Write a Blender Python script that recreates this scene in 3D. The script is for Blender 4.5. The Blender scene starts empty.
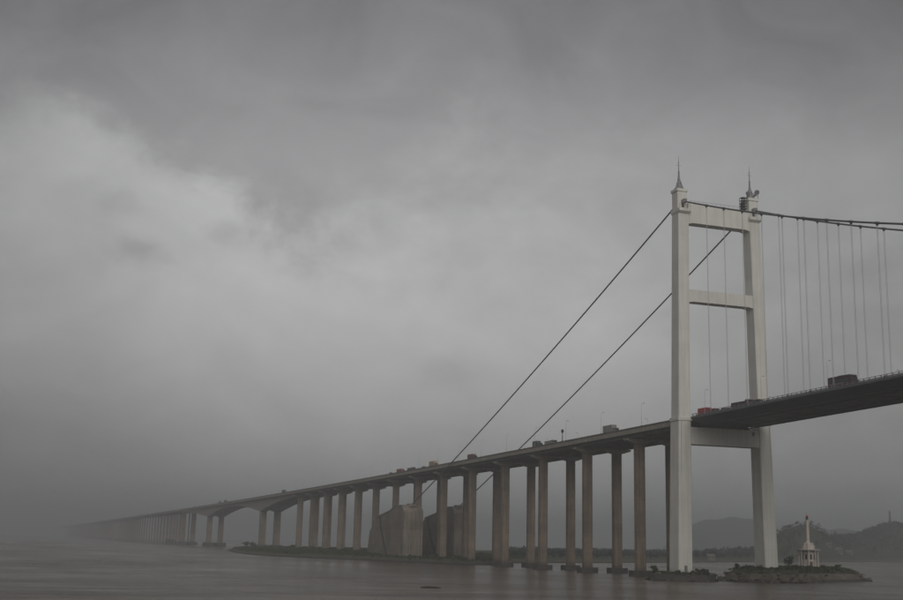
import bpy, math, random
import numpy as np
from mathutils import Vector, Matrix

random.seed(7)
rng = np.random.default_rng(11)
scene = bpy.context.scene
C = scene.collection

# ------------------------------------------------------------------ camera
CAM = np.array([401.8466, -257.4279, 12.037])
YAW, PITCH, ROLL, FPX, PW, PH = -1.2271, 0.2022, 0.0221, 1183.5122, 903.0, 600.0
FW = np.array([math.sin(YAW)*math.cos(PITCH), math.cos(YAW)*math.cos(PITCH), math.sin(PITCH)])
_R = np.array([math.cos(YAW), -math.sin(YAW), 0.0]); _U = np.cross(_R, FW)
RT = _R*math.cos(ROLL) + _U*math.sin(ROLL)
UP = -_R*math.sin(ROLL) + _U*math.cos(ROLL)
cam = bpy.data.objects.new('camera', bpy.data.cameras.new('camera'))
C.objects.link(cam)
cam.data.sensor_width = 36.0
cam.data.lens = FPX/PW*36.0
cam.data.clip_start = 1.0
cam.data.clip_end = 40000.0
m = Matrix(((RT[0], UP[0], -FW[0], CAM[0]), (RT[1], UP[1], -FW[1], CAM[1]), (RT[2], UP[2], -FW[2], CAM[2]), (0, 0, 0, 1)))
cam.matrix_world = m
scene.camera = cam

# ------------------------------------------------------------------ light
scene.view_settings.view_transform = 'Standard'
scene.view_settings.look = 'None'
scene.view_settings.exposure = 0.42
scene.view_settings.gamma = 1.0
scene.view_settings.use_curve_mapping = False
scene.cycles.use_denoising = True
scene.cycles.max_bounces = 6
scene.cycles.volume_bounces = 1

SUN_DIR = Vector((0.84, -0.16, 0.42)).normalized()       # towards the veiled sun, over the main span
sun = bpy.data.objects.new('sun', bpy.data.lights.new('sun', 'SUN'))
C.objects.link(sun)
sun.data.energy = 0.85
sun.data.angle = math.radians(50)
sun.data.color = (1.0, 0.97, 0.92)
sun.rotation_euler = SUN_DIR.to_track_quat('Z', 'Y').to_euler()
sun.location = (0, 0, 400)

world = bpy.data.worlds.new('World')
scene.world = world
world.use_nodes = True
SKY_DARK, SKY_BRIGHT = 1.62, 4.95

WISPS = [(175.4, 13.2, 0.030, 0.75), (171.4, 14.3, 0.030, 0.80), (176.6, 15.2, 0.026, 0.35), (160.5, 8.0, 0.035, 0.45), (148.0, 10.5, 0.05, 0.4), (139.5, 13.0, 0.05, 0.4), (122.0, 16.0, 0.05, 0.5), (-164.0, 14.0, 0.05, 0.5)]     # torn scud: azimuth, elevation, size, depth
def build_world():
    nt = world.node_tree; nt.nodes.clear()
    N = nt.nodes.new; L = nt.links.new
    def val(x):
        return x
    def mth(op, a, b=None, c=None, clamp=False):
        n = N('ShaderNodeMath'); n.operation = op; n.use_clamp = clamp
        for i, v in enumerate((a, b, c)):
            if v is None: continue
            if isinstance(v, (int, float)): n.inputs[i].default_value = v
            else: L(v, n.inputs[i])
        return n.outputs[0]
    def smooth(x, lo, hi):
        n = N('ShaderNodeMapRange'); n.interpolation_type = 'SMOOTHSTEP'
        L(x, n.inputs[0])
        for i, v in ((1, lo), (2, hi)):
            if isinstance(v, (int, float)): n.inputs[i].default_value = v
            else: L(v, n.inputs[i])
        return n.outputs[0]
    tc = N('ShaderNodeTexCoord')
    sp = N('ShaderNodeSeparateXYZ'); L(tc.outputs['Generated'], sp.inputs[0])
    den = mth('ADD', mth('MAXIMUM', sp.outputs[2], 0.0), 0.12)
    qx = mth('DIVIDE', sp.outputs[0], den); qy = mth('DIVIDE', sp.outputs[1], den)
    # cloud-ceiling coordinates along and across the river mouth (fixed compass directions)
    hx, hy = math.sin(YAW), math.cos(YAW)
    fwd = mth('ADD', mth('MULTIPLY', qx, hx), mth('MULTIPLY', qy, hy))
    rgt = mth('ADD', mth('MULTIPLY', qx, hy), mth('MULTIPLY', qy, -hx))
    cv = N('ShaderNodeCombineXYZ'); L(fwd, cv.inputs[0]); L(rgt, cv.inputs[1])
    def noise(scale, detail, rough, off=(0, 0, 0), dist=0.0, stretch=(1, 1, 1)):
        mp = N('ShaderNodeMapping'); L(cv.outputs[0], mp.inputs[0])
        mp.inputs['Location'].default_value = off
        mp.inputs['Scale'].default_value = stretch
        n = N('ShaderNodeTexNoise'); L(mp.outputs[0], n.inputs['Vector'])
        n.inputs['Scale'].default_value = scale; n.inputs['Detail'].default_value = detail
        n.inputs['Roughness'].default_value = rough; n.inputs['Distortion'].default_value = dist
        return mth('SUBTRACT', n.outputs['Fac'], 0.5)
    def dnoise(scale, detail, rough, off=(0, 0, 0), dist=0.0, stretch=(1, 1, 1.6)):
        mp = N('ShaderNodeMapping'); L(tc.outputs['Generated'], mp.inputs[0])
        mp.inputs['Location'].default_value = off; mp.inputs['Scale'].default_value = stretch
        n = N('ShaderNodeTexNoise'); L(mp.outputs[0], n.inputs['Vector'])
        n.inputs['Scale'].default_value = scale; n.inputs['Detail'].default_value = detail
        n.inputs['Roughness'].default_value = rough; n.inputs['Distortion'].default_value = dist
        return mth('SUBTRACT', n.outputs['Fac'], 0.5)
    n_edge = mth('ADD', dnoise(6.5, 9, 0.60, (3.1, 1.7, 0.4), 0.3), mth('MULTIPLY', dnoise(22.0, 7, 0.62, (1.1, 0.7, 5.4), 0.2), 0.35))
    n_big = noise(0.9, 4, 0.5, (7.3, 2.2, 1.1), 0.2)
    n_soft = dnoise(4.2, 8, 0.56, (1.3, 5.2, 2.1), 0.6)
    # the edge of the dark bank overhead: ragged and sharp to the south-west, soft further north
    ramp = smooth(rgt, -0.78, -0.32)
    back = mth('MULTIPLY', smooth(rgt, -0.30, 0.10), -0.30)
    edge = mth('ADD', mth('ADD', 1.85, mth('MULTIPLY', ramp, 0.68)), back)
    edge = mth('ADD', edge, mth('MULTIPLY', n_edge, 1.25))
    t = mth('SUBTRACT', fwd, edge)
    width = mth('ADD', 0.34, mth('MULTIPLY', smooth(rgt, -0.42, 0.30), 1.0))
    lit = smooth(mth('DIVIDE', t, width), -0.35, 1.0)
    # the clear layer is brightest near the break and dulls with distance and to the north
    far = smooth(fwd, 2.4, 5.6)
    nor = smooth(mth('DIVIDE', rgt, mth('ADD', fwd, 0.3)), 0.06, 0.32)
    sth = smooth(mth('DIVIDE', rgt, mth('ADD', fwd, 0.3)), -0.12, -0.42)
    bright = mth('SUBTRACT', SKY_BRIGHT, mth('MULTIPLY', far, 1.5))
    bright = mth('SUBTRACT', bright, mth('MULTIPLY', mth('MULTIPLY', nor, mth('SUBTRACT', 1.0, mth('MULTIPLY', far, 0.6))), 2.2))
    bright = mth('SUBTRACT', bright, mth('MULTIPLY', mth('MULTIPLY', sth, far), 0.1))
    bright = mth('SUBTRACT', bright, mth('MULTIPLY', sth, 1.75))
    bright = mth('ADD', bright, mth('MULTIPLY', n_soft, 1.7))
    dark = mth('ADD', SKY_DARK, mth('MULTIPLY', n_big, 1.6))
    dark = mth('ADD', dark, mth('MULTIPLY', smooth(fwd, 1.5, 2.25), 1.5))
    dark = mth('SUBTRACT', dark, mth('MULTIPLY', smooth(rgt, -0.25, -0.75), 0.30))
    mix = mth('ADD', mth('MULTIPLY', bright, lit), mth('MULTIPLY', dark, mth('SUBTRACT', 1.0, lit)))
    n_fine = dnoise(9.0, 9, 0.58, (9.1, 4.4, 2.7), 0.7)
    mix = mth('ADD', mix, mth('MULTIPLY', n_fine, 1.25))
    # small torn scud under the bright layer
    n_w = dnoise(26.0, 6, 0.62, (0.4, 0.9, 3.0), 0.6, (1, 1, 1.5))
    for az, el, size, amt in WISPS:
        ce = math.cos(math.radians(el)); c0 = (ce*math.cos(math.radians(az)), ce*math.sin(math.radians(az)), math.sin(math.radians(el)))
        sb = N('ShaderNodeVectorMath'); sb.operation = 'SUBTRACT'; L(tc.outputs['Generated'], sb.inputs[0]); sb.inputs[1].default_value = c0
        sc_ = N('ShaderNodeVectorMath'); sc_.operation = 'MULTIPLY'; L(sb.outputs[0], sc_.inputs[0]); sc_.inputs[1].default_value = (1, 1, 1.7)
        ln = N('ShaderNodeVectorMath'); ln.operation = 'LENGTH'; L(sc_.outputs[0], ln.inputs[0])
        dd = mth('ADD', ln.outputs['Value'], mth('MULTIPLY', n_w, size*1.7))
        mix = mth('SUBTRACT', mix, mth('MULTIPLY', smooth(dd, size*1.15, size*0.1), amt))
    tint = N('ShaderNodeMix'); tint.data_type = 'RGBA'
    L(lit, tint.inputs[0])
    tint.inputs[6].default_value = (1.0, 0.992, 1.008, 1)
    tint.inputs[7].default_value = (0.985, 1.0, 0.985, 1)
    cl = N('ShaderNodeVectorMath'); cl.operation = 'SCALE'
    L(tint.outputs[2], cl.inputs[0]); L(mix, cl.inputs[3])
    sky = N('ShaderNodeTexSky'); sky.sky_type = 'NISHITA'; sky.sun_disc = False
    sky.sun_elevation = math.asin(SUN_DIR.z)
    sky.sun_rotation = math.atan2(SUN_DIR.x, SUN_DIR.y)
    sky.dust_density = 6.0; sky.air_density = 2.0
    mx = N('ShaderNodeMix'); mx.data_type = 'RGBA'; mx.inputs[0].default_value = 0.97   # overcast: clouds hide nearly all of the blue
    L(sky.outputs[0], mx.inputs[6]); L(cl.outputs[0], mx.inputs[7])
    bg = N('ShaderNodeBackground'); bg.inputs[1].default_value = 0.085
    L(mx.outputs[2], bg.inputs[0])
    out = N('ShaderNodeOutputWorld'); L(bg.outputs[0], out.inputs[0])
build_world()

# ------------------------------------------------------------------ pixel rays (only directions; distances come from what a thing touches)
def ray(x, y):
    return FW + RT*(x - PW/2)/FPX - UP*(y - PH/2)/FPX
def on_y(x, y, Y):
    d = ray(x, y); return CAM + d*((Y - CAM[1])/d[1])
def on_x(x, y, X):
    d = ray(x, y); return CAM + d*((X - CAM[0])/d[0])
def on_z(x, y, Z):
    d = ray(x, y); return CAM + d*((Z - CAM[2])/d[2])
def at_dist(x, y, D):
    d = ray(x, y); return CAM + d*(D/math.hypot(d[0], d[1]))

# ------------------------------------------------------------------ materials
MATS = {}
def material(name, col, rough=0.8, var=0.25, scale=0.3, streak=0.0, bump=0.0, bump_scale=2.0, metallic=0.0,
             joints=None, jline=0.22, tone=0.14, vary=0.0, tide=0.0, col2=None, spec=0.35, stretch=(1, 1, 1)):
    mt = bpy.data.materials.new(name); mt.use_nodes = True
    nt = mt.node_tree; N = nt.nodes.new; L = nt.links.new
    bs = nt.nodes['Principled BSDF']
    bs.inputs['Roughness'].default_value = rough
    bs.inputs['Metallic'].default_value = metallic
    bs.inputs['Specular IOR Level'].default_value = spec
    ge = N('ShaderNodeNewGeometry')
    mp = N('ShaderNodeMapping'); L(ge.outputs['Position'], mp.inputs[0]); mp.inputs['Scale'].default_value = stretch
    nz = N('ShaderNodeTexNoise'); L(mp.outputs[0], nz.inputs['Vector'])
    nz.inputs['Scale'].default_value = scale; nz.inputs['Detail'].default_value = 8; nz.inputs['Roughness'].default_value = 0.62
    rp = N('ShaderNodeValToRGB'); L(nz.outputs['Fac'], rp.inputs[0])
    c1 = tuple(c*(1 - var) for c in (col2 or col)); c2 = tuple(min(1, c*(1 + var)) for c in col)
    rp.color_ramp.elements[0].position = 0.30; rp.color_ramp.elements[0].color = (*c1, 1)
    rp.color_ramp.elements[1].position = 0.70; rp.color_ramp.elements[1].color = (*c2, 1)
    cur = rp.outputs[0]
    def mul(fac_socket, lo, hi, amount):
        nonlocal cur
        r = N('ShaderNodeMapRange'); L(fac_socket, r.inputs[0]); r.inputs[1].default_value = lo; r.inputs[2].default_value = hi
        r.inputs[3].default_value = 1 - amount; r.inputs[4].default_value = 1.0
        v = N('ShaderNodeVectorMath'); v.operation = 'SCALE'; L(cur, v.inputs[0]); L(r.outputs[0], v.inputs[3])
        cur = v.outputs[0]
    if streak > 0:      # run-off stains: long vertical streaks
        ms = N('ShaderNodeMapping'); L(ge.outputs['Position'], ms.inputs[0]); ms.inputs['Scale'].default_value = (1.3, 1.3, 0.045)
        ns = N('ShaderNodeTexNoise'); L(ms.outputs[0], ns.inputs['Vector'])
        ns.inputs['Scale'].default_value = 1.0; ns.inputs['Detail'].default_value = 5; ns.inputs['Roughness'].default_value = 0.6
        mul(ns.outputs['Fac'], 0.36, 0.60, streak)
    if joints:          # formwork lifts: fine horizontal lines
        sx = N('ShaderNodeSeparateXYZ'); L(ge.outputs['Position'], sx.inputs[0])
        md = N('ShaderNodeMath'); md.operation = 'FRACT'
        dv = N('ShaderNodeMath'); dv.operation = 'DIVIDE'; L(sx.outputs[2], dv.inputs[0]); dv.inputs[1].default_value = joints
        L(dv.outputs[0], md.inputs[0])
        mul(md.outputs[0], 0.0, 0.07, jline)
        fl = N('ShaderNodeMath'); fl.operation = 'FLOOR'; L(dv.outputs[0], fl.inputs[0])
        wn = N('ShaderNodeTexWhiteNoise'); wn.noise_dimensions = '1D'; L(fl.outputs[0], wn.inputs['W'])
        mul(wn.outputs['Value'], 0.0, 1.0, tone)
    if tide > 0:        # splash-zone stain with a ragged upper edge
        st_ = N('ShaderNodeSeparateXYZ'); L(ge.outputs['Position'], st_.inputs[0])
        nt_ = N('ShaderNodeTexNoise'); L(ge.outputs['Position'], nt_.inputs['Vector']); nt_.inputs['Scale'].default_value = 0.9; nt_.inputs['Detail'].default_value = 5
        ma = N('ShaderNodeMath'); ma.operation = 'MULTIPLY_ADD'; L(nt_.outputs['Fac'], ma.inputs[0]); ma.inputs[1].default_value = -3.0; L(st_.outputs[2], ma.inputs[2])
        mul(ma.outputs[0], 1.2, 3.2, tide)
    if vary > 0:
        oi = N('ShaderNodeObjectInfo'); mul(oi.outputs['Random'], 0.0, 1.0, vary)
    L(cur, bs.inputs['Base Color'])
    if bump > 0:
        nb = N('ShaderNodeTexNoise'); L(ge.outputs['Position'], nb.inputs['Vector'])
        nb.inputs['Scale'].default_value = bump_scale; nb.inputs['Detail'].default_value = 6
        bp = N('ShaderNodeBump'); L(nb.outputs['Fac'], bp.inputs['Height'])
        bp.inputs['Strength'].default_value = bump; bp.inputs['Distance'].default_value = 0.2
        L(bp.outputs[0], bs.inputs['Normal'])
    MATS[name] = mt
    return mt

M_TOWER = material('weathered_white_concrete', (0.79, 0.785, 0.73), 0.75, 0.06, 0.12, streak=0.12, bump=0.15, joints=6.0, tone=0.025, jline=0.05, tide=0.35)
M_PARAPET = material('stained_parapet_concrete', (0.17, 0.15, 0.13), 0.85, 0.2, 0.3, streak=0.25)
M_PIER = material('brown_pier_concrete', (0.42, 0.325, 0.245), 0.85, 0.16, 0.16, streak=0.34, bump=0.25, joints=4.5, tone=0.1, vary=0.22, tide=0.45, col2=(0.33, 0.27, 0.215))
M_DECK = material('grey_deck_concrete', (0.40, 0.37, 0.32), 0.85, 0.14, 0.2, streak=0.22, bump=0.2)
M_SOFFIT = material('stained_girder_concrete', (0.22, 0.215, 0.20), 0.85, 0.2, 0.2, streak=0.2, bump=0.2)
M_ANCHOR = material('anchorage_concrete', (0.40, 0.33, 0.265), 0.85, 0.16, 0.07, streak=0.42, bump=0.3, joints=5.0, col2=(0.27, 0.25, 0.21))
M_CAP = material('tide_darkened_concrete', (0.085, 0.078, 0.068), 0.75, 0.3, 0.5, bump=0.4)
M_STEEL = material('dark_girder_steel', (0.085, 0.095, 0.095), 0.55, 0.15, 0.15, bump=0.05)
M_STEEL2 = material('grey_girder_plate', (0.13, 0.145, 0.145), 0.55, 0.15, 0.15)
M_CABLE = material('dark_cable_wrap', (0.12, 0.125, 0.13), 0.6, 0.2, 1.0)
M_ROPE = material('galvanised_hanger_rope', (0.50, 0.51, 0.51), 0.5, 0.1, 1.0)
M_RAIL = material('grey_painted_rail', (0.23, 0.21, 0.20), 0.6, 0.15, 0.6)
M_ASPH = material('asphalt', (0.05, 0.05, 0.05), 0.85, 0.15, 0.4)
M_METAL = material('galvanised_post', (0.46, 0.47, 0.48), 0.6, 0.1, 0.6)
M_SPIRE = material('spire_metal', (0.26, 0.265, 0.26), 0.5, 0.15, 0.6)
M_DARKMETAL = material('dark_metal', (0.05, 0.05, 0.052), 0.5, 0.15, 0.8)
M_DISH = material('antenna_dish_grey', (0.16, 0.16, 0.165), 0.5, 0.1, 0.6)
M_LENS = material('lamp_lens', (0.45, 0.45, 0.42), 0.3, 0.05, 1.0)
M_STONE = material('stone_revetment', (0.135, 0.118, 0.094), 0.9, 0.55, 0.22, bump=0.7, bump_scale=1.2)
M_RIPRAP = material('wet_riprap', (0.06, 0.056, 0.05), 0.7, 0.4, 0.6, bump=0.8, bump_scale=1.0)
M_SOIL = material('scrubby_ground', (0.062, 0.066, 0.036), 0.95, 0.4, 0.25, bump=0.6, col2=(0.07, 0.06, 0.04))
M_GRASS = material('grass', (0.058, 0.072, 0.028), 0.85, 0.45, 0.5)
M_LEAF = material('dark_foliage', (0.040, 0.058, 0.030), 0.7, 0.5, 0.35)
M_LEAF2 = material('shrub_foliage', (0.062, 0.070, 0.034), 0.7, 0.5, 0.6)
M_LEAF3 = material('wood_foliage', (0.022, 0.036, 0.024), 0.75, 0.5, 0.06)
M_BARK = material('bark', (0.085, 0.068, 0.05), 0.9, 0.3, 2.0)
M_WALL = material('cream_render', (0.66, 0.59, 0.53), 0.8, 0.12, 0.6, streak=0.3)
M_ROOF = material('grey_roof', (0.18, 0.15, 0.135), 0.85, 0.2, 0.8)
M_PALEROOF = material('pale_roof', (0.50, 0.47, 0.44), 0.8, 0.12, 0.8)
M_DARKGLASS = material('dark_glass', (0.02, 0.022, 0.025), 0.15, 0.1, 1.0, spec=0.6)
M_RED = material('red_paint', (0.36, 0.045, 0.045), 0.5, 0.12, 0.8)
M_TYRE = material('tyre_rubber', (0.02, 0.02, 0.02), 0.85, 0.15, 1.0)
M_WOOD = material('wet_driftwood', (0.045, 0.038, 0.03), 0.6, 0.3, 2.0)
M_HILL = material('hill_vegetation', (0.05, 0.065, 0.045), 0.95, 0.3, 0.006, bump=0.5, bump_scale=0.05)

def vehicle_paint(name, col):
    return MATS.get(name) or material(name, col, 0.42, 0.08, 1.2, spec=0.45)

def water_material():
    mt = bpy.data.materials.new('muddy_river_water'); mt.use_nodes = True
    nt = mt.node_tree; N = nt.nodes.new; L = nt.links.new
    bs = nt.nodes['Principled BSDF']
    ge = N('ShaderNodeNewGeometry')
    def noise(scale, detail, stretch, rot=0.0, rough=0.55):
        mp = N('ShaderNodeMapping'); L(ge.outputs['Position'], mp.inputs[0])
        mp.inputs['Rotation'].default_value = (0, 0, rot); mp.inputs['Scale'].default_value = stretch
        n = N('ShaderNodeTexNoise'); L(mp.outputs[0], n.inputs['Vector'])
        n.inputs['Scale'].default_value = scale; n.inputs['Detail'].default_value = detail; n.inputs['Roughness'].default_value = rough
        return n.outputs['Fac']
    silt = noise(0.012, 6, (1, 2.2, 1), 0.5)
    rp = N('ShaderNodeValToRGB'); L(silt, rp.inputs[0])
    rp.color_ramp.elements[0].position = 0.32; rp.color_ramp.elements[0].color = (0.092, 0.066, 0.045, 1)
    rp.color_ramp.elements[1].position = 0.68; rp.color_ramp.elements[1].color = (0.132, 0.098, 0.070, 1)
    drift = noise(1.0, 6, (0.055, 0.011, 1), 0.12, 0.6)
    drift2 = noise(1.0, 5, (0.15, 0.035, 1), 0.3, 0.6)
    av = N('ShaderNodeMath'); av.operation = 'MULTIPLY_ADD'; L(drift2, av.inputs[0]); av.inputs[1].default_value = 0.6; 
    hf = N('ShaderNodeMath'); hf.operation = 'MULTIPLY_ADD'; L(drift, hf.inputs[0]); hf.inputs[1].default_value = 0.8; hf.inputs[2].default_value = -0.2
    L(hf.outputs[0], av.inputs[2]); drift = av.outputs[0]
    dm = N('ShaderNodeMapRange'); L(drift, dm.inputs[0]); dm.inputs[1].default_value = 0.34; dm.inputs[2].default_value = 0.66; dm.inputs[3].default_value = 0.48; dm.inputs[4].default_value = 1.3
    dv = N('ShaderNodeVectorMath'); dv.operation = 'SCALE'; L(rp.outputs[0], dv.inputs[0]); L(dm.outputs[0], dv.inputs[3])
    L(dv.outputs[0], bs.inputs['Base Color'])
    bs.inputs['IOR'].default_value = 1.333
    bs.inputs['Specular IOR Level'].default_value = 0.30
    gust = noise(0.006, 4, (1, 3.0, 1), 0.35)
    rr = N('ShaderNodeMapRange'); L(gust, rr.inputs[0]); rr.inputs[1].default_value = 0.35; rr.inputs[2].default_value = 0.65
    rr.inputs[3].default_value = 0.14; rr.inputs[4].default_value = 0.28
    L(rr.outputs[0], bs.inputs['Roughness'])
    w1 = noise(0.09, 3, (1, 0.45, 1), 0.9)
    w2 = noise(0.36, 6, (1, 0.5, 1), 0.5, 0.62)
    w3 = noise(1.9, 3, (1, 0.7, 1), 1.2)
    def mix(a, b, k):
        m1 = N('ShaderNodeMath'); m1.operation = 'MULTIPLY_ADD'; L(b, m1.inputs[0]); m1.inputs[1].default_value = k; L(a, m1.inputs[2]); return m1.outputs[0]
    h = mix(mix(w1, w2, 0.8), w3, 0.16)
    bp = N('ShaderNodeBump'); L(h, bp.inputs['Height']); bp.inputs['Distance'].default_value = 2.2
    st = N('ShaderNodeMapRange'); L(gust, st.inputs[0]); st.inputs[1].default_value = 0.35; st.inputs[2].default_value = 0.65
    st.inputs[3].default_value = 0.45; st.inputs[4].default_value = 1.0
    d2 = N('ShaderNodeMapRange'); L(drift, d2.inputs[0]); d2.inputs[1].default_value = 0.36; d2.inputs[2].default_value = 0.64; d2.inputs[3].default_value = 1.35; d2.inputs[4].default_value = 0.45
    ms = N('ShaderNodeMath'); ms.operation = 'MULTIPLY'; ms.use_clamp = True; L(st.outputs[0], ms.inputs[0]); L(d2.outputs[0], ms.inputs[1])
    L(ms.outputs[0], bp.inputs['Strength'])
    L(bp.outputs[0], bs.inputs['Normal'])
    return mt
M_WATER = water_material()

# ------------------------------------------------------------------ mesh helpers
class MB:
    def __init__(s): s.v = []; s.f = []
    def add(s, vs, fs):
        n = len(s.v); s.v += [tuple(float(c) for c in q) for q in vs]; s.f += [tuple(i + n for i in q) for q in fs]; return s
    def box(s, x0, x1, y0, y1, z0, z1):
        return s.add([(x0, y0, z0), (x1, y0, z0), (x1, y1, z0), (x0, y1, z0), (x0, y0, z1), (x1, y0, z1), (x1, y1, z1), (x0, y1, z1)],
                     [(0, 3, 2, 1), (4, 5, 6, 7), (0, 1, 5, 4), (1, 2, 6, 5), (2, 3, 7, 6), (3, 0, 4, 7)])
    def loft(s, rings, cap=True):
        n = len(rings[0]); vs = [p for r in rings for p in r]; fs = []
        for k in range(len(rings) - 1):
            for i in range(n):
                j = (i + 1) % n
                fs.append((k*n + i, k*n + j, (k + 1)*n + j, (k + 1)*n + i))
        if cap:
            fs.append(tuple(range(n - 1, -1, -1))); fs.append(tuple((len(rings) - 1)*n + i for i in range(n)))
        return s.add(vs, fs)
    def tube(s, pts, r, n=8, cap=True):
        rings = []
        P = [Vector(p) for p in pts]
        for i, p in enumerate(P):
            t = (P[min(i + 1, len(P) - 1)] - P[max(i - 1, 0)]).normalized()
            a = Vector((0, 0, 1)) if abs(t.z) < 0.95 else Vector((1, 0, 0))
            u = t.cross(a).normalized(); w = t.cross(u)
            rr = r[i] if isinstance(r, (list, tuple)) else r
            rings.append([tuple(p + (u*math.cos(2*math.pi*k/n) + w*math.sin(2*math.pi*k/n))*rr) for k in range(n)])
        return s.loft(rings, cap)
    def lathe(s, prof, n=12, cx=0, cy=0):
        return s.loft([[(cx + r*math.cos(2*math.pi*k/n), cy + r*math.sin(2*math.pi*k/n), z) for k in range(n)] for r, z in prof])
    def build(s, name, mat, parent=None, origin=(0, 0, 0), smooth=False):
        me = bpy.data.meshes.new(name)
        o0 = origin
        me.from_pydata([(a - o0[0], b - o0[1], c - o0[2]) for a, b, c in s.v], [], s.f)
        me.update()
        if smooth:
            me.polygons.foreach_set('use_smooth', [True]*len(me.polygons))
        me.materials.append(mat)
        o = bpy.data.objects.new(name, me); C.objects.link(o)
        if parent is not None: o.parent = parent
        else: o.location = o0
        return o

def chamfer_rect(cx, cy, wx, wy, z, c):
    hx, hy = wx/2, wy/2
    return [(cx - hx + c, cy - hy, z), (cx + hx - c, cy - hy, z), (cx + hx, cy - hy + c, z), (cx + hx, cy + hy - c, z),
            (cx + hx - c, cy + hy, z), (cx - hx + c, cy + hy, z), (cx - hx, cy + hy - c, z), (cx - hx, cy - hy + c, z)]

def np_mesh(name, verts, faces, mat, parent=None, loc=(0, 0, 0)):
    me = bpy.data.meshes.new(name)
    verts = np.asarray(verts, np.float32); faces = np.asarray(faces, np.int32)
    k = faces.shape[1]
    me.vertices.add(len(verts)); me.vertices.foreach_set('co', verts.ravel())
    me.loops.add(faces.size); me.loops.foreach_set('vertex_index', faces.ravel())
    me.polygons.add(len(faces)); me.polygons.foreach_set('loop_start', np.arange(0, faces.size, k, dtype=np.int32))
    me.update(calc_edges=True); me.materials.append(mat)
    o = bpy.data.objects.new(name, me); C.objects.link(o); o.location = loc
    if parent is not None: o.parent = parent
    return o

def thing(name, label, cat, loc=(0, 0, 0), rz=0.0, group=None):
    o = bpy.data.objects.new(name, None); C.objects.link(o)
    o.location = loc; o.rotation_euler = (0, 0, rz); o.empty_display_size = 1.0
    o['label'] = label; o['category'] = cat
    if group: o['group'] = group
    return o
def tag(o, label, cat, group=None):
    o['label'] = label; o['category'] = cat
    if group: o['group'] = group
    return o
def struct(o, kind='structure', label=None, cat=None):
    o['kind'] = kind
    if label: o['label'] = label
    if cat: o['category'] = cat
    return o
def copy_tree(o, parent=None):
    c = o.copy(); C.objects.link(c)
    if parent is not None: c.parent = parent
    for ch in list(o.children): copy_tree(ch, c)
    return c

def leaf_quads(centres, radii, n_per, size, flat=0.8):
    """scattered leaf-clump quads inside ellipsoids -> verts, faces"""
    k = len(centres); tot = k*n_per
    c = np.repeat(np.asarray(centres, float), n_per, 0); r = np.repeat(np.asarray(radii, float), n_per, 0)
    d = rng.normal(size=(tot, 3)); d /= np.linalg.norm(d, axis=1)[:, None]
    rad = rng.random(tot)**0.45
    p = c + d*rad[:, None]*r
    nrm = d*0.7 + rng.normal(size=(tot, 3))*0.6; nrm[:, 2] = np.abs(nrm[:, 2])*flat + 0.1
    nrm /= np.linalg.norm(nrm, axis=1)[:, None]
    a = np.cross(nrm, rng.normal(size=(tot, 3))); a /= np.linalg.norm(a, axis=1)[:, None]; b = np.cross(nrm, a)
    sz = size*(0.55 + 0.9*rng.random(tot)); asp = 0.5 + 0.5*rng.random(tot)
    a = a*(sz/2)[:, None]; b = b*(sz*asp/2)[:, None]
    v = np.stack([p - a, p - b*1.0 + a*0.1, p + a, p + b], 1).reshape(-1, 3)
    f = np.arange(tot*4).reshape(-1, 4)
    return v, f

# ------------------------------------------------------------------ water
WR = 9000.0
nseg = 96
wv = [(0, 0, 0)] + [(WR*math.cos(2*math.pi*i/nseg), WR*math.sin(2*math.pi*i/nseg), 0) for i in range(nseg)]
wf = [(0, 1 + i, 1 + (i + 1) % nseg) for i in range(nseg)]
struct(np_mesh('water', wv, wf, M_WATER), label='wide muddy grey-brown river mouth with low ripples', cat='water')

# ------------------------------------------------------------------ island with the anchorages and the wooded shore
ISLE = np.array([(-236, -15), (-262, -24), (-300, -36), (-345, -52), (-400, -72), (-450, -86), (-540, -88), (-640, -78), (-740, -66),
                 (-860, -46), (-930, -26), (-955, 0), (-940, 30), (-900, 70), (-980, 250), (-1150, 500), (-1400, 800), (-1900, 1200), (-2300, 1900),
                 (-1700, 2000), (-1250, 1350), (-985, 925), (-850, 757), (-685, 533), (-598, 418), (-514, 305), (-470, 248), (-388, 143), (-330, 55), (-285, 28), (-250, 8)], float)
def poly_sd(P, poly):
    """signed distance, positive inside"""
    P = np.asarray(P, float); n = len(poly); d = np.full(len(P), 1e9); ins = np.zeros(len(P), bool)
    for i in range(n):
        a = poly[i]; b = poly[(i + 1) % n]; e = b - a; w = P - a
        t = np.clip((w@e)/(e@e), 0, 1); d = np.minimum(d, np.linalg.norm(w - t[:, None]*e, axis=1))
        c = ((a[1] > P[:, 1]) != (b[1] > P[:, 1]))
        with np.errstate(divide='ignore', invalid='ignore'):
            xi = (b[0] - a[0])*(P[:, 1] - a[1])/(b[1] - a[1]) + a[0]
        ins ^= c & (P[:, 0] < xi)
    return np.where(ins, d, -d)
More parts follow.
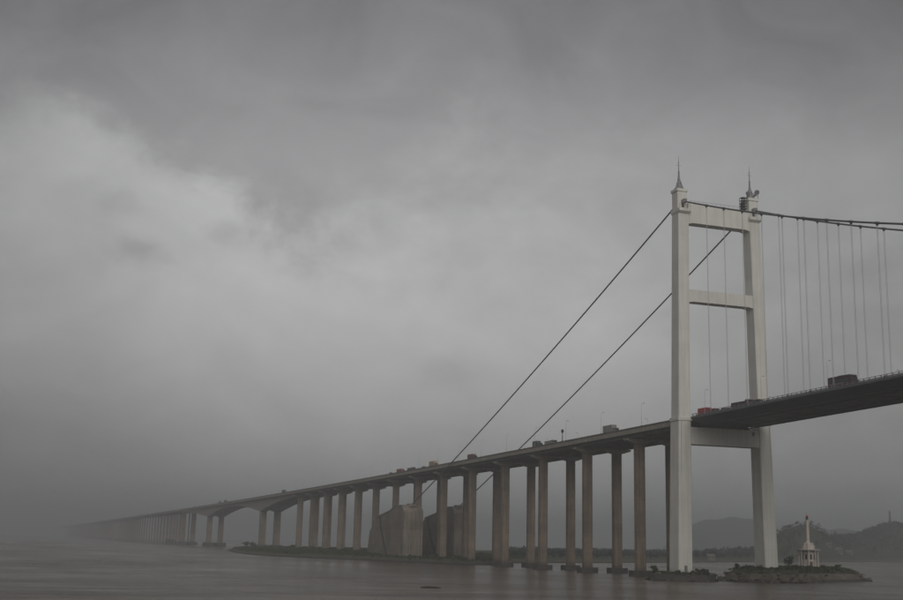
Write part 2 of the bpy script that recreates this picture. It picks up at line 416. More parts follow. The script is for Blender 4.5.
# hill tops: direction, and distance a little behind the shore in front of them
HILLS = []
for (px, py, D, rad) in [(738, 551, 1330, 60), (752, 547, 1400, 60), (777, 533, 1480, 26), (791, 527.5, 1540, 36), (804, 524, 1560, 42), (815, 528, 1600, 45),
                         (836, 536.5, 1720, 80), (862, 535, 1840, 85), (884, 532, 1930, 75), (897, 528.5, 1960, 85), (918, 528, 2030, 120), (950, 532, 2050, 160), (990, 536, 2150, 180)]:
    p = at_dist(px, py, D); HILLS.append((p[0], p[1], p[2] - 4.5, rad))
def noise2(x, y, s, seed=0.0):
    return (np.sin(x*s + seed) * np.cos(y*s*1.13 + seed*1.7) + 0.5*np.sin(x*s*2.3 + y*s*1.9 + seed*2.1) + 0.3*np.cos(y*s*4.1 - x*s*3.3 + seed))/1.8
def isle_h(P):
    P = np.asarray(P, float); sd = poly_sd(P, ISLE)
    sd = sd + noise2(P[:, 0], P[:, 1], 0.09)*2.0
    z = np.where(sd > 0, np.minimum(sd*0.34, 2.6) + np.clip(sd - 8, 0, 60)*0.028, sd*0.4)
    z = z + np.where(sd > 6, noise2(P[:, 0], P[:, 1], 0.05, 2.0)*0.35, 0)
    best = np.zeros(len(P))
    for hx, hy, hz, r in HILLS:
        g = (hz - 4)*np.exp(-((P[:, 0] - hx)**2 + (P[:, 1] - hy)**2)/(2*(r*0.72)**2))
        best = np.maximum(best, g) + 0.12*np.minimum(best, g)
    z = z + best*np.clip(sd/48, 0, 1)
    return np.maximum(z, -2.5), sd
def build_island():
    step = 7.0
    xs = np.arange(-2350, -205, step); ys = np.arange(-115, 2050, step)
    X, Y = np.meshgrid(xs, ys, indexing='ij')
    P = np.stack([X.ravel(), Y.ravel()], 1)
    z, sd = isle_h(P)
    idx = np.arange(len(P)).reshape(X.shape)
    q = np.stack([idx[:-1, :-1], idx[1:, :-1], idx[1:, 1:], idx[:-1, 1:]], -1).reshape(-1, 4)
    keep = (sd[q] > -12).any(1); q = q[keep]
    used = np.unique(q); mp = np.zeros(len(P), int); mp[used] = np.arange(len(used))
    o = np_mesh('island', np.column_stack([P[used], z[used]]), mp[q], M_ISLE)
    o.data.polygons.foreach_set('use_smooth', [True]*len(o.data.polygons))
    struct(o, label='low grassy island rising to a wooded hill', cat='island')
def isle_material():
    # tide-dark rocks at the water's edge, stone bank above, scrub on top: by height, as on the real bank
    mt = bpy.data.materials.new('island_ground'); mt.use_nodes = True
    nt = mt.node_tree; N = nt.nodes.new; L = nt.links.new; bs = nt.nodes['Principled BSDF']; bs.inputs['Roughness'].default_value = 0.92
    bs.inputs['Specular IOR Level'].default_value = 0.2
    ge = N('ShaderNodeNewGeometry'); sp = N('ShaderNodeSeparateXYZ'); L(ge.outputs['Position'], sp.inputs[0])
    nz = N('ShaderNodeTexNoise'); L(ge.outputs['Position'], nz.inputs['Vector']); nz.inputs['Scale'].default_value = 0.22; nz.inputs['Detail'].default_value = 8
    ad = N('ShaderNodeMath'); ad.operation = 'MULTIPLY_ADD'; L(nz.outputs['Fac'], ad.inputs[0]); ad.inputs[1].default_value = 1.3; L(sp.outputs[2], ad.inputs[2])
    mr = N('ShaderNodeMapRange'); L(ad.outputs[0], mr.inputs[0]); mr.inputs[1].default_value = 0.0; mr.inputs[2].default_value = 6.0
    rp = N('ShaderNodeValToRGB'); L(mr.outputs[0], rp.inputs[0])
    e = rp.color_ramp.elements
    e[0].position = 0.18; e[0].color = (0.045, 0.042, 0.036, 1)
    e[1].position = 0.62; e[1].color = (0.052, 0.058, 0.030, 1)
    a = e.new(0.27); a.color = (0.115, 0.105, 0.082, 1)
    a = e.new(0.45); a.color = (0.105, 0.100, 0.070, 1)
    n2 = N('ShaderNodeTexNoise'); L(ge.outputs['Position'], n2.inputs['Vector']); n2.inputs['Scale'].default_value = 0.5; n2.inputs['Detail'].default_value = 8
    r2 = N('ShaderNodeMapRange'); L(n2.outputs['Fac'], r2.inputs[0]); r2.inputs[1].default_value = 0.3; r2.inputs[2].default_value = 0.7; r2.inputs[3].default_value = 0.6; r2.inputs[4].default_value = 1.3
    v = N('ShaderNodeVectorMath'); v.operation = 'SCALE'; L(rp.outputs[0], v.inputs[0]); L(r2.outputs[0], v.inputs[3]); L(v.outputs[0], bs.inputs['Base Color'])
    bp = N('ShaderNodeBump'); L(n2.outputs['Fac'], bp.inputs['Height']); bp.inputs['Strength'].default_value = 0.8; bp.inputs['Distance'].default_value = 0.6; L(bp.outputs[0], bs.inputs['Normal'])
    return mt
M_ISLE = isle_material()
build_island()

def build_woods():
    # wood over the northern half of the island: scattered crowns, one mass
    P = np.column_stack([rng.uniform(-1700, -300, 60000), rng.uniform(30, 1750, 60000)])
    z, sd = isle_h(P)
    w = np.array([-330.0, 42.0]); edge_dir = (w - CAM[:2])/np.linalg.norm(w - CAM[:2])
    side = (P[:, 0] - CAM[0])*edge_dir[1] - (P[:, 1] - CAM[1])*edge_dir[0]      # north of the line through the southern end of the wood
    hilly = np.clip((z - 6)/20, 0, 1)
    keep = (sd > 26 + 10*noise2(P[:, 0], P[:, 1], 0.03, 1.0)) & (side > 6) & (sd < 330)
    keep &= (rng.random(len(P)) < 0.42 + 0.4*hilly)
    P, z, hilly = P[keep], z[keep], hilly[keep]
    n = len(P)
    hgt = rng.uniform(2.6, 5.2, n)*(1 + 0.75*hilly)*(0.8 + 0.5*noise2(P[:, 0], P[:, 1], 0.02, 4.0))
    rad = hgt*rng.uniform(0.45, 0.62, n)
    cen = np.column_stack([P, z + hgt*0.62]); rr = np.column_stack([rad, rad, hgt*0.48])
    v, f = leaf_quads(cen, rr, 16, 1.9)
    struct(np_mesh('woodland', v, f, M_LEAF3), 'stuff', 'dense dark green wood covering the hill on the far shore', 'woodland')
    # scrub and grass along the bank in front of the viaduct piers
    Q = np.column_stack([rng.uniform(-960, -240, 26000), rng.uniform(-95, 90, 26000)])
    z, sd = isle_h(Q)
    k = (sd > 5) & (rng.random(len(Q)) < 0.25 + 0.5*np.clip(noise2(Q[:, 0], Q[:, 1], 0.06, 3.0) + 0.3, 0, 1))
    Q, z = Q[k], z[k]
    h = rng.uniform(0.35, 1.3, len(Q))
    v, f = leaf_quads(np.column_stack([Q, z + h*0.4]), np.column_stack([h*1.3, h*1.3, h*0.6]), 7, 0.9)
    struct(np_mesh('bank_scrub', v, f, M_GRASS), 'stuff', 'rough grass and scrub on the bank under the viaduct', 'scrub')
build_woods()

# far grey hill beyond the wood
def far_hill(px, py, D, rad_x, rad_y, label, flat=0.8):
    p = at_dist(px, py, D); n = 40
    vs = []; fs = []
    ax = np.array([RT[0], RT[1]]); ax /= np.linalg.norm(ax); ay = np.array([-ax[1], ax[0]])
    for i in range(n + 1):
        for j in range(n + 1):
            u = -1 + 2*i/n; w = -1 + 2*j/n
            g = max(0, math.cos(u*math.pi/2))**flat*max(0, math.cos(w*math.pi/2))
            g *= 1 + 0.025*math.sin(u*5 + w*4) + 0.02*math.sin(u*11 - w*9 + 1)
            q = p[:2] + ax*u*rad_x + ay*w*rad_y
            vs.append((q[0], q[1], -0.8 + g*(p[2] + 0.8)))
    for i in range(n):
        for j in range(n):
            a = i*(n + 1) + j; fs.append((a, a + n + 1, a + n + 2, a + 1))
    o = np_mesh('far_hill', vs, fs, M_HILL)
    o.data.polygons.foreach_set('use_smooth', [True]*len(o.data.polygons))
    struct(o, label=label, cat='hill')
far_hill(729, 517.5, 4100, 150, 500, 'grey hazy flat topped hill seen between the bridge tower legs', 0.22)
far_hill(838, 529, 3900, 200, 260, 'small pale hazy hill showing over the dip in the wood')
far_hill(912, 520, 4300, 130, 260, 'pale hazy hill beyond the lattice mast')

# ------------------------------------------------------------------ bridge levels
def z_par(X):       # top of the parapet / railing
    if X >= 0: return 62.1 + 0.0185*X - 0.0185/888*X*X
    return 53.8 + 8.3*math.exp(X/650.0)
def z_road(X): return z_par(X) - 1.05

def sweep(xs, prof, cap=True):
    mb = MB(); mb.loft([[(x, y, z) for y, z in prof(x)] for x in xs], cap); return mb
def fr(a, b, step):
    n = max(1, int(round(abs(b - a)/step))); return [a + (b - a)*i/n for i in range(n + 1)]

# ------------------------------------------------------------------ tower
def leg_y(z): return 19.12 + (16.5 - 19.12)*z/150.0
TOWER_BASE = 2.0
tower = thing('bridge_tower', 'tall white concrete portal tower with three crossbeams and spired tops', 'bridge tower', (0, 0, TOWER_BASE))
TO = (0, 0, TOWER_BASE)
for s in (-1, 1):
    mb = MB()
    rings = []
    for z, wx, wy in ((-1.5, 7.3, 6.0), (30, 6.95, 5.7), (60.2, 6.6, 5.4)):
        rings.append(chamfer_rect(0, s*leg_y(z), wx, wy, z, 0.25))
    mb.loft(rings)
    rings = []
    for z, wx, wy in ((61.4, 6.0, 5.0), (100, 5.75, 4.85), (143.4, 5.45, 4.75)):
        rings.append(chamfer_rect(0, s*leg_y(z), wx, wy, z, 0.22))
    mb.loft(rings)
    leg = mb.build('leg', M_TOWER, tower, TO)
    MB().box(3.62, 3.70, s*leg_y(4) - 0.6, s*leg_y(4) + 0.6, 3.2, 5.6).build('door', M_RAIL, leg, TO)
    c = MB().loft([chamfer_rect(0, s*leg_y(60.8), 7.2, 6.0, 60.203, 0.25), chamfer_rect(0, s*leg_y(60.8), 7.2, 6.0, 61.397, 0.25)])
    c.build('collar', M_TOWER, leg, TO)
    y0 = s*leg_y(144)
    # corbelled ledge under the saddle house
    c = MB().loft([chamfer_rect(0.25, y0, 5.9, 5.0, 143.403, 0.2), chamfer_rect(0.45, y0 - s*0.1, 7.1, 5.6, 144.0, 0.2), chamfer_rect(0.45, y0 - s*0.1, 7.1, 5.6, 145.2, 0.2)])
    c.build('ledge', M_TOWER, leg, TO)
    hs = MB()
    hs.loft([chamfer_rect(-0.35, y0 + s*0.15, 4.7, 4.2, 145.203, 0.25), chamfer_rect(-0.35, y0 + s*0.15, 4.7, 4.2, 152.6, 0.25)])
    hs.loft([chamfer_rect(-0.35, y0 + s*0.15, 5.4, 4.9, 152.603, 0.3), chamfer_rect(-0.35, y0 + s*0.15, 5.4, 4.9, 153.7, 0.3)])
    house = hs.build('saddle_house', M_TOWER, tower, TO)
    MB().box(2.003, 2.12, y0 - 0.5, y0 + 0.5, 145.4, 147.5).build('door', M_DARKMETAL, house, TO)
    # stepped, flared spire with finial rod
    cx, cy = -0.35, y0 + s*0.15
    sp = MB().lathe([(2.0, 153.703), (2.0, 154.3), (1.55, 154.6), (1.2, 155.4), (0.95, 156.2), (1.05, 156.5), (0.7, 157.2), (0.42, 159.2), (0.30, 161.0), (0.42, 161.3), (0.22, 161.8), (0.14, 164.5), (0.03, 168.4)], 10, cx, cy)
    spo = sp.build('spire', M_SPIRE, tower, TO, smooth=False)
    for a in range(4):
        t = a*math.pi/2 + 0.4
        MB().tube([(cx + 2.35*math.cos(t), cy + 2.1*math.sin(t), 153.703), (cx + 0.5*math.cos(t), cy + 0.5*math.sin(t), 158.0)], 0.11, 5).build('spire_stay', M_SPIRE, spo, TO)
    MB().tube([(cx, cy - 1.1, 164.2), (cx, cy + 1.1, 164.2)], 0.07, 5).build('finial_arm', M_SPIRE, spo, TO)
    MB().tube([(cx - 0.8, cy, 165.3), (cx + 0.8, cy, 165.3)], 0.07, 5).build('finial_arm', M_SPIRE, spo, TO)
    # guard rail round the saddle platform
    gr = MB()
    for zz in (146.3, 147.0):
        gr.tube([(3.8, y0 - 2.6, zz), (3.8, y0 + 2.6, zz)], 0.06, 5)
    for k in range(5): gr.tube([(3.8, y0 - 2.6 + 1.3*k, 145.2), (3.8, y0 - 2.6 + 1.3*k, 147.0)], 0.05, 5)
    gr.build('guard_rail', M_RAIL, tower, TO)
    # saddle
    MB().loft([chamfer_rect(1.4, s*16.5, 5.0, 1.7, 147.6, 0.2), chamfer_rect(0.6, s*16.5, 7.2, 1.5, 149.0, 0.2)]).build('cable_saddle', M_SPIRE, tower, TO)
# crossbeams (butt against the legs' inner faces)
def beam(z0, z1, wx, name='crossbeam', haunch=0.0):
    rings = []
    for t in (-1, -0.86, 0.86, 1):
        z_lo = z0 - (haunch if abs(t) == 1 else 0)
        ylo = leg_y(z_lo) - 2.35; yhi = leg_y(z1) - 2.35
        y = t*min(ylo, yhi) if abs(t) < 1 else None
        a, b = (t*ylo, t*yhi) if y is None else (y, y)
        rings.append([(-wx/2, a, z_lo), (wx/2, a, z_lo), (wx/2, b, z1), (-wx/2, b, z1)])
    o = MB().loft(rings).build(name, M_TOWER, tower, TO)
    return o
b1 = beam(139.8, 148.0, 4.6, haunch=0.5)
b2 = beam(107.6, 112.4, 4.6, haunch=0.4)
b3 = beam(51.3, 57.9, 5.6, haunch=0.0)
for s in (-1, 1):
    MB().box(-1.6, 1.6, s*11.3 - 0.9, s*11.3 + 0.9, 57.903, 58.98).build('bearing', M_DARKMETAL, tower, TO)
MB().box(2.803, 3.2, 12.4, 13.3, 55.8, 57.2).build('junction_box', M_RAIL, b3, TO)
# parapet on the top beam
rl = MB()
for k in range(14): rl.tube([(2.1, -13 + 2*k, 148.0), (2.1, -13 + 2*k, 149.1)], 0.04, 4)
rl.tube([(2.1, -13.6, 149.1), (2.1, 13.6, 149.1)], 0.05, 4)
rl.build('guard_rail', M_RAIL, tower, TO)
# antenna dishes and service cradle on the far leg's top
yf = leg_y(144)
for k, (dx, dy, dz, r) in enumerate(((1.6, -2.3, 155.6, 0.85), (1.9, 1.9, 156.4, 1.0), (2.2, 0.8, 155.0, 0.6))):
    d = MB()
    d.loft([[(dx + o, yf + dy + rr*math.cos(2*math.pi*i/14), dz + rr*math.sin(2*math.pi*i/14)) for i in range(14)] for o, rr in ((-0.45, r*0.55), (-0.1, r*0.92), (0.1, r), (0.55, r))])
    dd = d.build('antenna_dish', M_DISH, tower, TO)
    MB().tube([(dx - 0.4, yf + dy, dz), (-0.3, yf + dy*0.5, dz), (-0.3, yf + dy*0.25, 153.7)], 0.12, 6).build('bracket', M_SPIRE, dd, TO)
cr = MB()
cr.box(1.5, 3.6, 10.3, 12.6, 148.1, 148.4)
for xx in (1.55, 3.55):
    for yy in (10.35, 11.45, 12.55): cr.box(xx - 0.07, xx + 0.07, yy - 0.07, yy + 0.07, 148.4, 153.0)
for zz in (149.4, 150.5, 151.7, 152.9): cr.box(1.5, 3.6, 10.3, 12.6, zz, zz + 0.16)
cr.box(1.7, 2.6, 10.6, 11.6, 148.4, 151.2)
cr.build('service_cage', M_DARKMETAL, tower, TO)
pl = MB().tube([(2.2, yf + 2.2, 153.7), (2.2, yf + 2.2, 157.0)], 0.12, 6).tube([(2.2, yf + 2.2, 156.2), (3.4, yf + 2.2, 156.8)], 0.08, 6)
pl.build('davit', M_DARKMETAL, tower, TO)
# thin conduit pipes up the main-span face of the far leg
for s, dy in ((1, 1.9), (-1, -1.7)):
    MB().tube([(3.35 if z < 61 else 3.15, s*leg_y(z) + dy, z) for z in (4, 30, 60)], 0.09, 5).build('conduit', M_SPIRE, tower, TO)

# ------------------------------------------------------------------ main cables with hangers
def cable_z(X):
    if X >= 0: return 149.3 - 4*84.57*(X/888)*(1 - X/888)
    t = -X/338.0
    return 149.3 + (36.0 - 149.3)*t - 4*2.6*t*(1 - t)
for s, lab in ((-1, 'dark main suspension cable sweeping over the unadorned spired tower leg'), (1, 'dark main suspension cable sweeping over the tower leg with antenna dishes')):
    loc = (0, s*16.5, 149.3)
    root = thing('suspension_cable', lab, 'cable', loc, group='main cables of the bridge')
    xs = fr(-338, -4, 9) + [-1.5, 1.5, 4] + fr(9, 477, 9)
    MB().tube([(x, s*16.5, cable_z(x) + (0.0 if abs(x) > 3 else -0.1)) for x in xs], 0.32, 8).build('cable', M_CABLE, root, loc, smooth=True)
    k = 0
    X = 19.2
    while X < 476:
        zt = cable_z(X); zb = z_road(X) + 0.1
        t = Vector((1, 0, (cable_z(X + 0.5) - cable_z(X - 0.5))))
        t.normalize(); p = Vector((X, s*16.5, zt))
        band = MB().tube([p - t*0.85, p - t*0.8, p + t*0.8, p + t*0.85], [0.34, 0.45, 0.45, 0.34], 8)
        band.box(X - 0.35, X + 0.35, s*16.5 - 0.16, s*16.5 + 0.16, zt - 0.85, zt - 0.25)
        bo = band.build('cable_band', M_CABLE, root, loc)
        h = MB()
        for dx in (-0.24, 0.24):
            h.tube([(X + dx, s*16.5, zt - 0.6), (X + dx, s*16.5, zb)], 0.062, 6)
        ho = h.build('hanger', M_ROPE, root, loc)
        MB().box(X - 0.45, X + 0.45, s*16.5 - 0.2, s*16.5 + 0.2, zb - 0.05, zb + 0.9).build('socket', M_RAIL, ho, loc)
        X += 12.0

# ------------------------------------------------------------------ suspended steel girder
go = (0, 0, 59.0)
girder = thing('suspended_deck', 'dark flat steel box deck hung from the cables, with railings', 'bridge deck', go)
def narrow(x): return 14.4 if x < 5.0 else min(17.8, 14.4 + (x - 5.0)*1.6)
xs_g = [-4.0, 0, 4.99, 5.6, 6.3, 7.15] + fr(9, 477, 12)
def g_prof(x):
    w = narrow(x); z = z_road(x)
    return [(-w, z - 0.75), (-w + 3.6, z - 2.15), (w - 3.6, z - 2.15), (w, z - 0.75), (w - 0.7, z - 0.03), (0, z + 0.12), (-w + 0.7, z - 0.03)]
gb = sweep(xs_g, g_prof).build('box_girder', M_STEEL, girder, go)
for y0, y1 in ((-15.9, -0.5), (0.5, 15.9)):
    sweep(xs_g, lambda x: [(max(y0, -narrow(x) + 0.8), z_road(x) + 0.005), (min(y1, narrow(x) - 0.8), z_road(x) + 0.005), (min(y1, narrow(x) - 0.8), z_road(x) + 0.17), (max(y0, -narrow(x) + 0.8), z_road(x) + 0.17)]).build('roadway', M_ASPH, girder, go)
for s in (-1, 1):
    # edge walkway plate lip
    sweep([x for x in xs_g if x >= 7.1], lambda x: [(s*narrow(x) - 0.08, z_road(x) - 0.70), (s*narrow(x) + 0.08, z_road(x) - 0.70), (s*narrow(x) + 0.08, z_road(x) + 0.10), (s*narrow(x) - 0.08, z_road(x) + 0.10)]).build('edge_plate', M_STEEL2, girder, go)
    for yy in (6.0, 12.2):
        sweep(xs_g, lambda x: [(s*yy - 0.18, z_road(x) - 2.45), (s*yy + 0.18, z_road(x) - 2.45), (s*yy + 0.18, z_road(x) - 2.153), (s*yy - 0.18, z_road(x) - 2.153)]).build('inspection_rail', M_STEEL2, girder, go)
    r = MB()
    X = 8.0
    while X < 476:
        z = z_road(X)
        r.box(X - 0.13, X + 0.13, s*17.45 - 0.1, s*17.45 + 0.1, z - 0.05, z + 1.15)
        X += 2.6
    r.loft([[(x, s*17.45 - 0.07, z_road(x) + 1.0), (x, s*17.45 + 0.07, z_road(x) + 1.0), (x, s*17.45 + 0.07, z_road(x) + 1.14), (x, s*17.45 - 0.07, z_road(x) + 1.14)] for x in fr(7.2, 477, 12)])
    r.loft([[(x, s*17.45 - 0.04, z_road(x) + 0.5), (x, s*17.45 + 0.04, z_road(x) + 0.5), (x, s*17.45 + 0.04, z_road(x) + 0.6), (x, s*17.45 - 0.04, z_road(x) + 0.6)] for x in fr(7.2, 477, 12)])
    r.build('railing', M_RAIL, girder, go)
    r = MB()
    X = 8.0
    while X < 476:
        z = z_road(X); r.box(X - 0.08, X + 0.08, s*16.05 - 0.08, s*16.05 + 0.08, z, z + 0.85); X += 4.0
    r.loft([[(x, s*16.05 - 0.06, z_road(x) + 0.6), (x, s*16.05 + 0.06, z_road(x) + 0.6), (x, s*16.05 + 0.06, z_road(x) + 0.9), (x, s*16.05 - 0.06, z_road(x) + 0.9)] for x in fr(8.0, 477, 12)])
    r.build('crash_barrier', M_RAIL, girder, go)
# transverse plate seams under the girder
for k in range(11):
    X = 13.2 + 12*k; z = z_road(X)
    MB().box(X - 0.12, X + 0.12, -14.0, 14.0, z - 2.26, z - 2.153).build('diaphragm_seam', M_STEEL, girder, go)

# ------------------------------------------------------------------ concrete viaducts
def carriageway(root, xs, s, org):
    yo, yi = s*15.4, s*0.45          # outer and inner edge
    o = (lambda y: y)
    zr = z_road
    a = s
    sl = sweep(xs, lambda x: [(yi, zr(x) - 0.45), (yi + a*2.2, zr(x) - 0.62), (yo - a*3.2, zr(x) - 0.62), (yo - a*0.45, zr(x) - 0.62), (yo - a*0.40, zr(x) - 1.55), (yo + a*0.02, zr(x) - 1.55), (yo + a*0.02, zr(x) + 0.12), (yo - a*0.05, zr(x) + 0.12), (yo - a*0.05, zr(x)), (yi, zr(x))])
    deck = sl.build('deck_slab', M_DECK, root, org)
    sweep(xs, lambda x: [(yi + a*0.6, zr(x) + 0.004), (yo - a*0.7, zr(x) + 0.004), (yo - a*0.7, zr(x) + 0.06), (yi + a*0.6, zr(x) + 0.06)]).build('roadway', M_ASPH, deck, org)
    sweep(xs, lambda x: [(yo - a*0.45, zr(x) + 0.004), (yo - a*0.05, zr(x) + 0.004), (yo - a*0.14, zr(x) + 1.05), (yo - a*0.34, zr(x) + 1.05)]).build('parapet', M_PARAPET, deck, org)
    sweep(xs, lambda x: [(yi + a*0.05, zr(x) + 0.004), (yi + a*0.4, zr(x) + 0.004), (yi + a*0.3, zr(x) + 0.85), (yi + a*0.12, zr(x) + 0.85)]).build('median_barrier', M_DECK, deck, org)
    return deck

COLW = {}
def pier(root, X, s, org, mat=M_PIER, wx=3.4, wy=4.1, z0=-2.0, cap=True, capmat=M_CAP, cap_z=2.3):
    yc = s*7.7; zr = z_road(X)
    top = zr - 0.63 - 2.2 - 2.1
    mb = MB().loft([chamfer_rect(X, yc, wx, wy, z0, 0.45), chamfer_rect(X, yc, wx, wy, top, 0.45)])
    p = mb.build('pier', mat, root, org)
    # hammerhead: shallow at the ends, deep over the column
    zt = zr - 0.63 - 2.203
    ys = [(-6.9, zt - 0.75), (-wy/2 - 0.4, top), (wy/2 + 0.4, top), (6.9, zt - 0.75), (6.9, zt), (-6.9, zt)]
    h = MB().loft([[(X - 1.45, yc + y, z + 0.002) for y, z in ys], [(X + 1.45, yc + y, z + 0.002) for y, z in ys]])
    h.build('crosshead', M_DECK, p, org)
    # the head's upstand that carries the cantilever edge
    if cap:
        n = 20; pts = []
        for k in range(n):
            a = 2*math.pi*k/n; ca, sa = math.cos(a), math.sin(a)
            pts.append((X + 3.6*math.copysign(abs(ca)**0.55, ca), yc + 4.7*math.copysign(abs(sa)**0.55, sa)))
        MB().loft([[(x, y, -1.8) for x, y in pts], [(x, y, cap_z) for x, y in pts]]).build('pile_cap', capmat, p, org)
    return p

def tbeams(root, xs, s, org, depth=2.2):
    for k in range(5):
        yc = s*(2.5 + 2.6*k)
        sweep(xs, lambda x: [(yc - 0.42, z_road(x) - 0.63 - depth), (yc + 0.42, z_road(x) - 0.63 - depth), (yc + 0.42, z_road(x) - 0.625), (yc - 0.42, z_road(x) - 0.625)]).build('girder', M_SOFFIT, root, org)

vo = (-350, 0, 3)
viaduct = thing('approach_viaduct', 'brown concrete viaduct on paired slender piers between tower and haunched bridge', 'viaduct', vo)
PX = [-52.0 - 50.09*i for i in range(14)]          # -52 ... -703
for s in (-1, 1):
    xs = fr(-4.2, -703.0, 25)
    # the carriageway squeezes in past the tower legs
    xs2 = [-12.0] + fr(-25, -703.0, 25)
    carriageway(viaduct, xs2, s, vo)
    tbeams(viaduct, xs2, s, vo)
    sweep([-4.2, -11.98], lambda x: [(s*0.45, z_road(x) - 2.4), (s*13.9, z_road(x) - 2.4), (s*13.9, z_road(x) + 0.05), (s*0.45, z_road(x) + 0.05)]).build('end_slab', M_DECK, viaduct, vo)
    for X in PX[:-1]:
        z, sd = isle_h([(X, s*7.7)])
        pier(viaduct, X, s, vo, cap=sd[0] < 7)
    pier(viaduct, PX[-1], s, vo, wx=3.8, wy=5.0, cap=False)

# continuous rigid-frame bridge with haunched box girders
ro = (-1100, 0, 0)
rigid = thing('haunched_bridge', 'concrete bridge with arched haunched girders on stout paired piers', 'bridge', ro)
RP = [-880.0, -1254.0]
def box_depth(x):
    if x > RP[0]: t = min(1, (RP[0] - x)/(-(RP[0] + 703.0)) if False else (x - RP[0])/(-703.0 - RP[0]))
    elif x > RP[1]: t = min(abs(x - RP[0]), abs(x - RP[1]))/((RP[0] - RP[1])/2)
    else: t = min(1, (RP[1] - x)/(RP[1] + 1525.0))
    t = max(0, t - 0.02)
    return 4.4 + 9.8*(1 - t)**2
for s in (-1, 1):
    xs = fr(-703.4, -1525.0, 8)
    carriageway(rigid, xs, s, ro)
    yc = s*7.8
    sweep(xs, lambda x: [(yc - 3.9, z_road(x) - box_depth(x)), (yc + 3.9, z_road(x) - box_depth(x)), (yc + 4.1, z_road(x) - 0.63), (yc - 4.1, z_road(x) - 0.63)]).build('box_girder', M_DECK, rigid, ro)
    for X in RP:
        top = z_road(X) - box_depth(X) + 0.6
        p = MB().loft([chamfer_rect(X, yc, 5.6, 6.6, -2.0, 0.3), chamfer_rect(X, yc, 5.6, 6.6, top, 0.3)]).build('pier', M_PIER, rigid, ro)
        cw = MB()
        n = 18
        pts = [(X + 9.5*math.copysign(abs(math.cos(2*math.pi*k/n))**0.6, math.cos(2*math.pi*k/n)), yc + 7.6*math.copysign(abs(math.sin(2*math.pi*k/n))**0.6, math.sin(2*math.pi*k/n))) for k in range(n)]
        cw.loft([[(x, y, -1.5) for x, y in pts], [(x, y, 4.2) for x, y in pts], [(X + (x - X)*0.88, yc + (y - yc)*0.88, 5.6) for x, y in pts]])
        cw.build('pile_cap', M_CAP, p, ro)
    X = -1525.0
    p = MB().loft([chamfer_rect(X, yc, 4.6, 7.2, -2.0, 0.3), chamfer_rect(X, yc, 4.6, 7.2, z_road(X) - 4.41, 0.3)]).build('pier', M_PIER, rigid, ro)
    MB().loft([chamfer_rect(X, yc, 16, 14.5, -1.5, 3.0), chamfer_rect(X, yc, 16, 14.5, 3.5, 3.0), chamfer_rect(X, yc, 12, 11, 5.0, 3.0)]).build('pile_cap', M_CAP, p, ro)

# long low viaduct running off into the rain
fo = (-3000, 0, 0)
farv = thing('distant_viaduct', 'far viaduct on many thin piers fading into the rain haze', 'viaduct', fo)
proto = None
for s in (-1, 1):
    xs = fr(-1525.4, -8400, 50)
    carriageway(farv, xs, s, fo)
    yc = s*7.7
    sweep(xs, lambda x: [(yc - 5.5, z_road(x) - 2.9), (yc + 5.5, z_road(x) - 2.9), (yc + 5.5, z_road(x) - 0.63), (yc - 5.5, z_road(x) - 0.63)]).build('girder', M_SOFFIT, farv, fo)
    for i in range(88):
        X = -1575 - 50*i
        top = z_road(X) - 2.9
        if proto is None:
            proto = MB().loft([chamfer_rect(0, 0, 1.7, 2.3, -2.0, 0.3), chamfer_rect(0, 0, 1.7, 2.3, 1.0, 0.3)]).build('pier', M_PIER, farv)
            proto.location = (X - fo[0], yc, 0); pr = proto
        else:
            pr = proto.copy(); C.objects.link(pr); pr.parent = farv; pr.location = (X - fo[0], yc, 0)
        pr.scale = (1, 1, 1)
        me = proto.data.copy() if pr is not proto else proto.data
        pr.data = me
        zs = [(-2.0 if k < 8 else top) for k in range(16)]
        for k, vtx in enumerate(me.vertices): vtx.co.z = zs[k]
        if s < 0 and i == 2:        # one pier stands in a big protective caisson
            MB().loft([chamfer_rect(0, 0, 20, 17, -1.5, 4.0), chamfer_rect(0, 0, 20, 17, 5.0, 4.0), chamfer_rect(0, 0, 15, 12, 7.5, 4.0)]).build('pile_cap', M_CAP, pr)

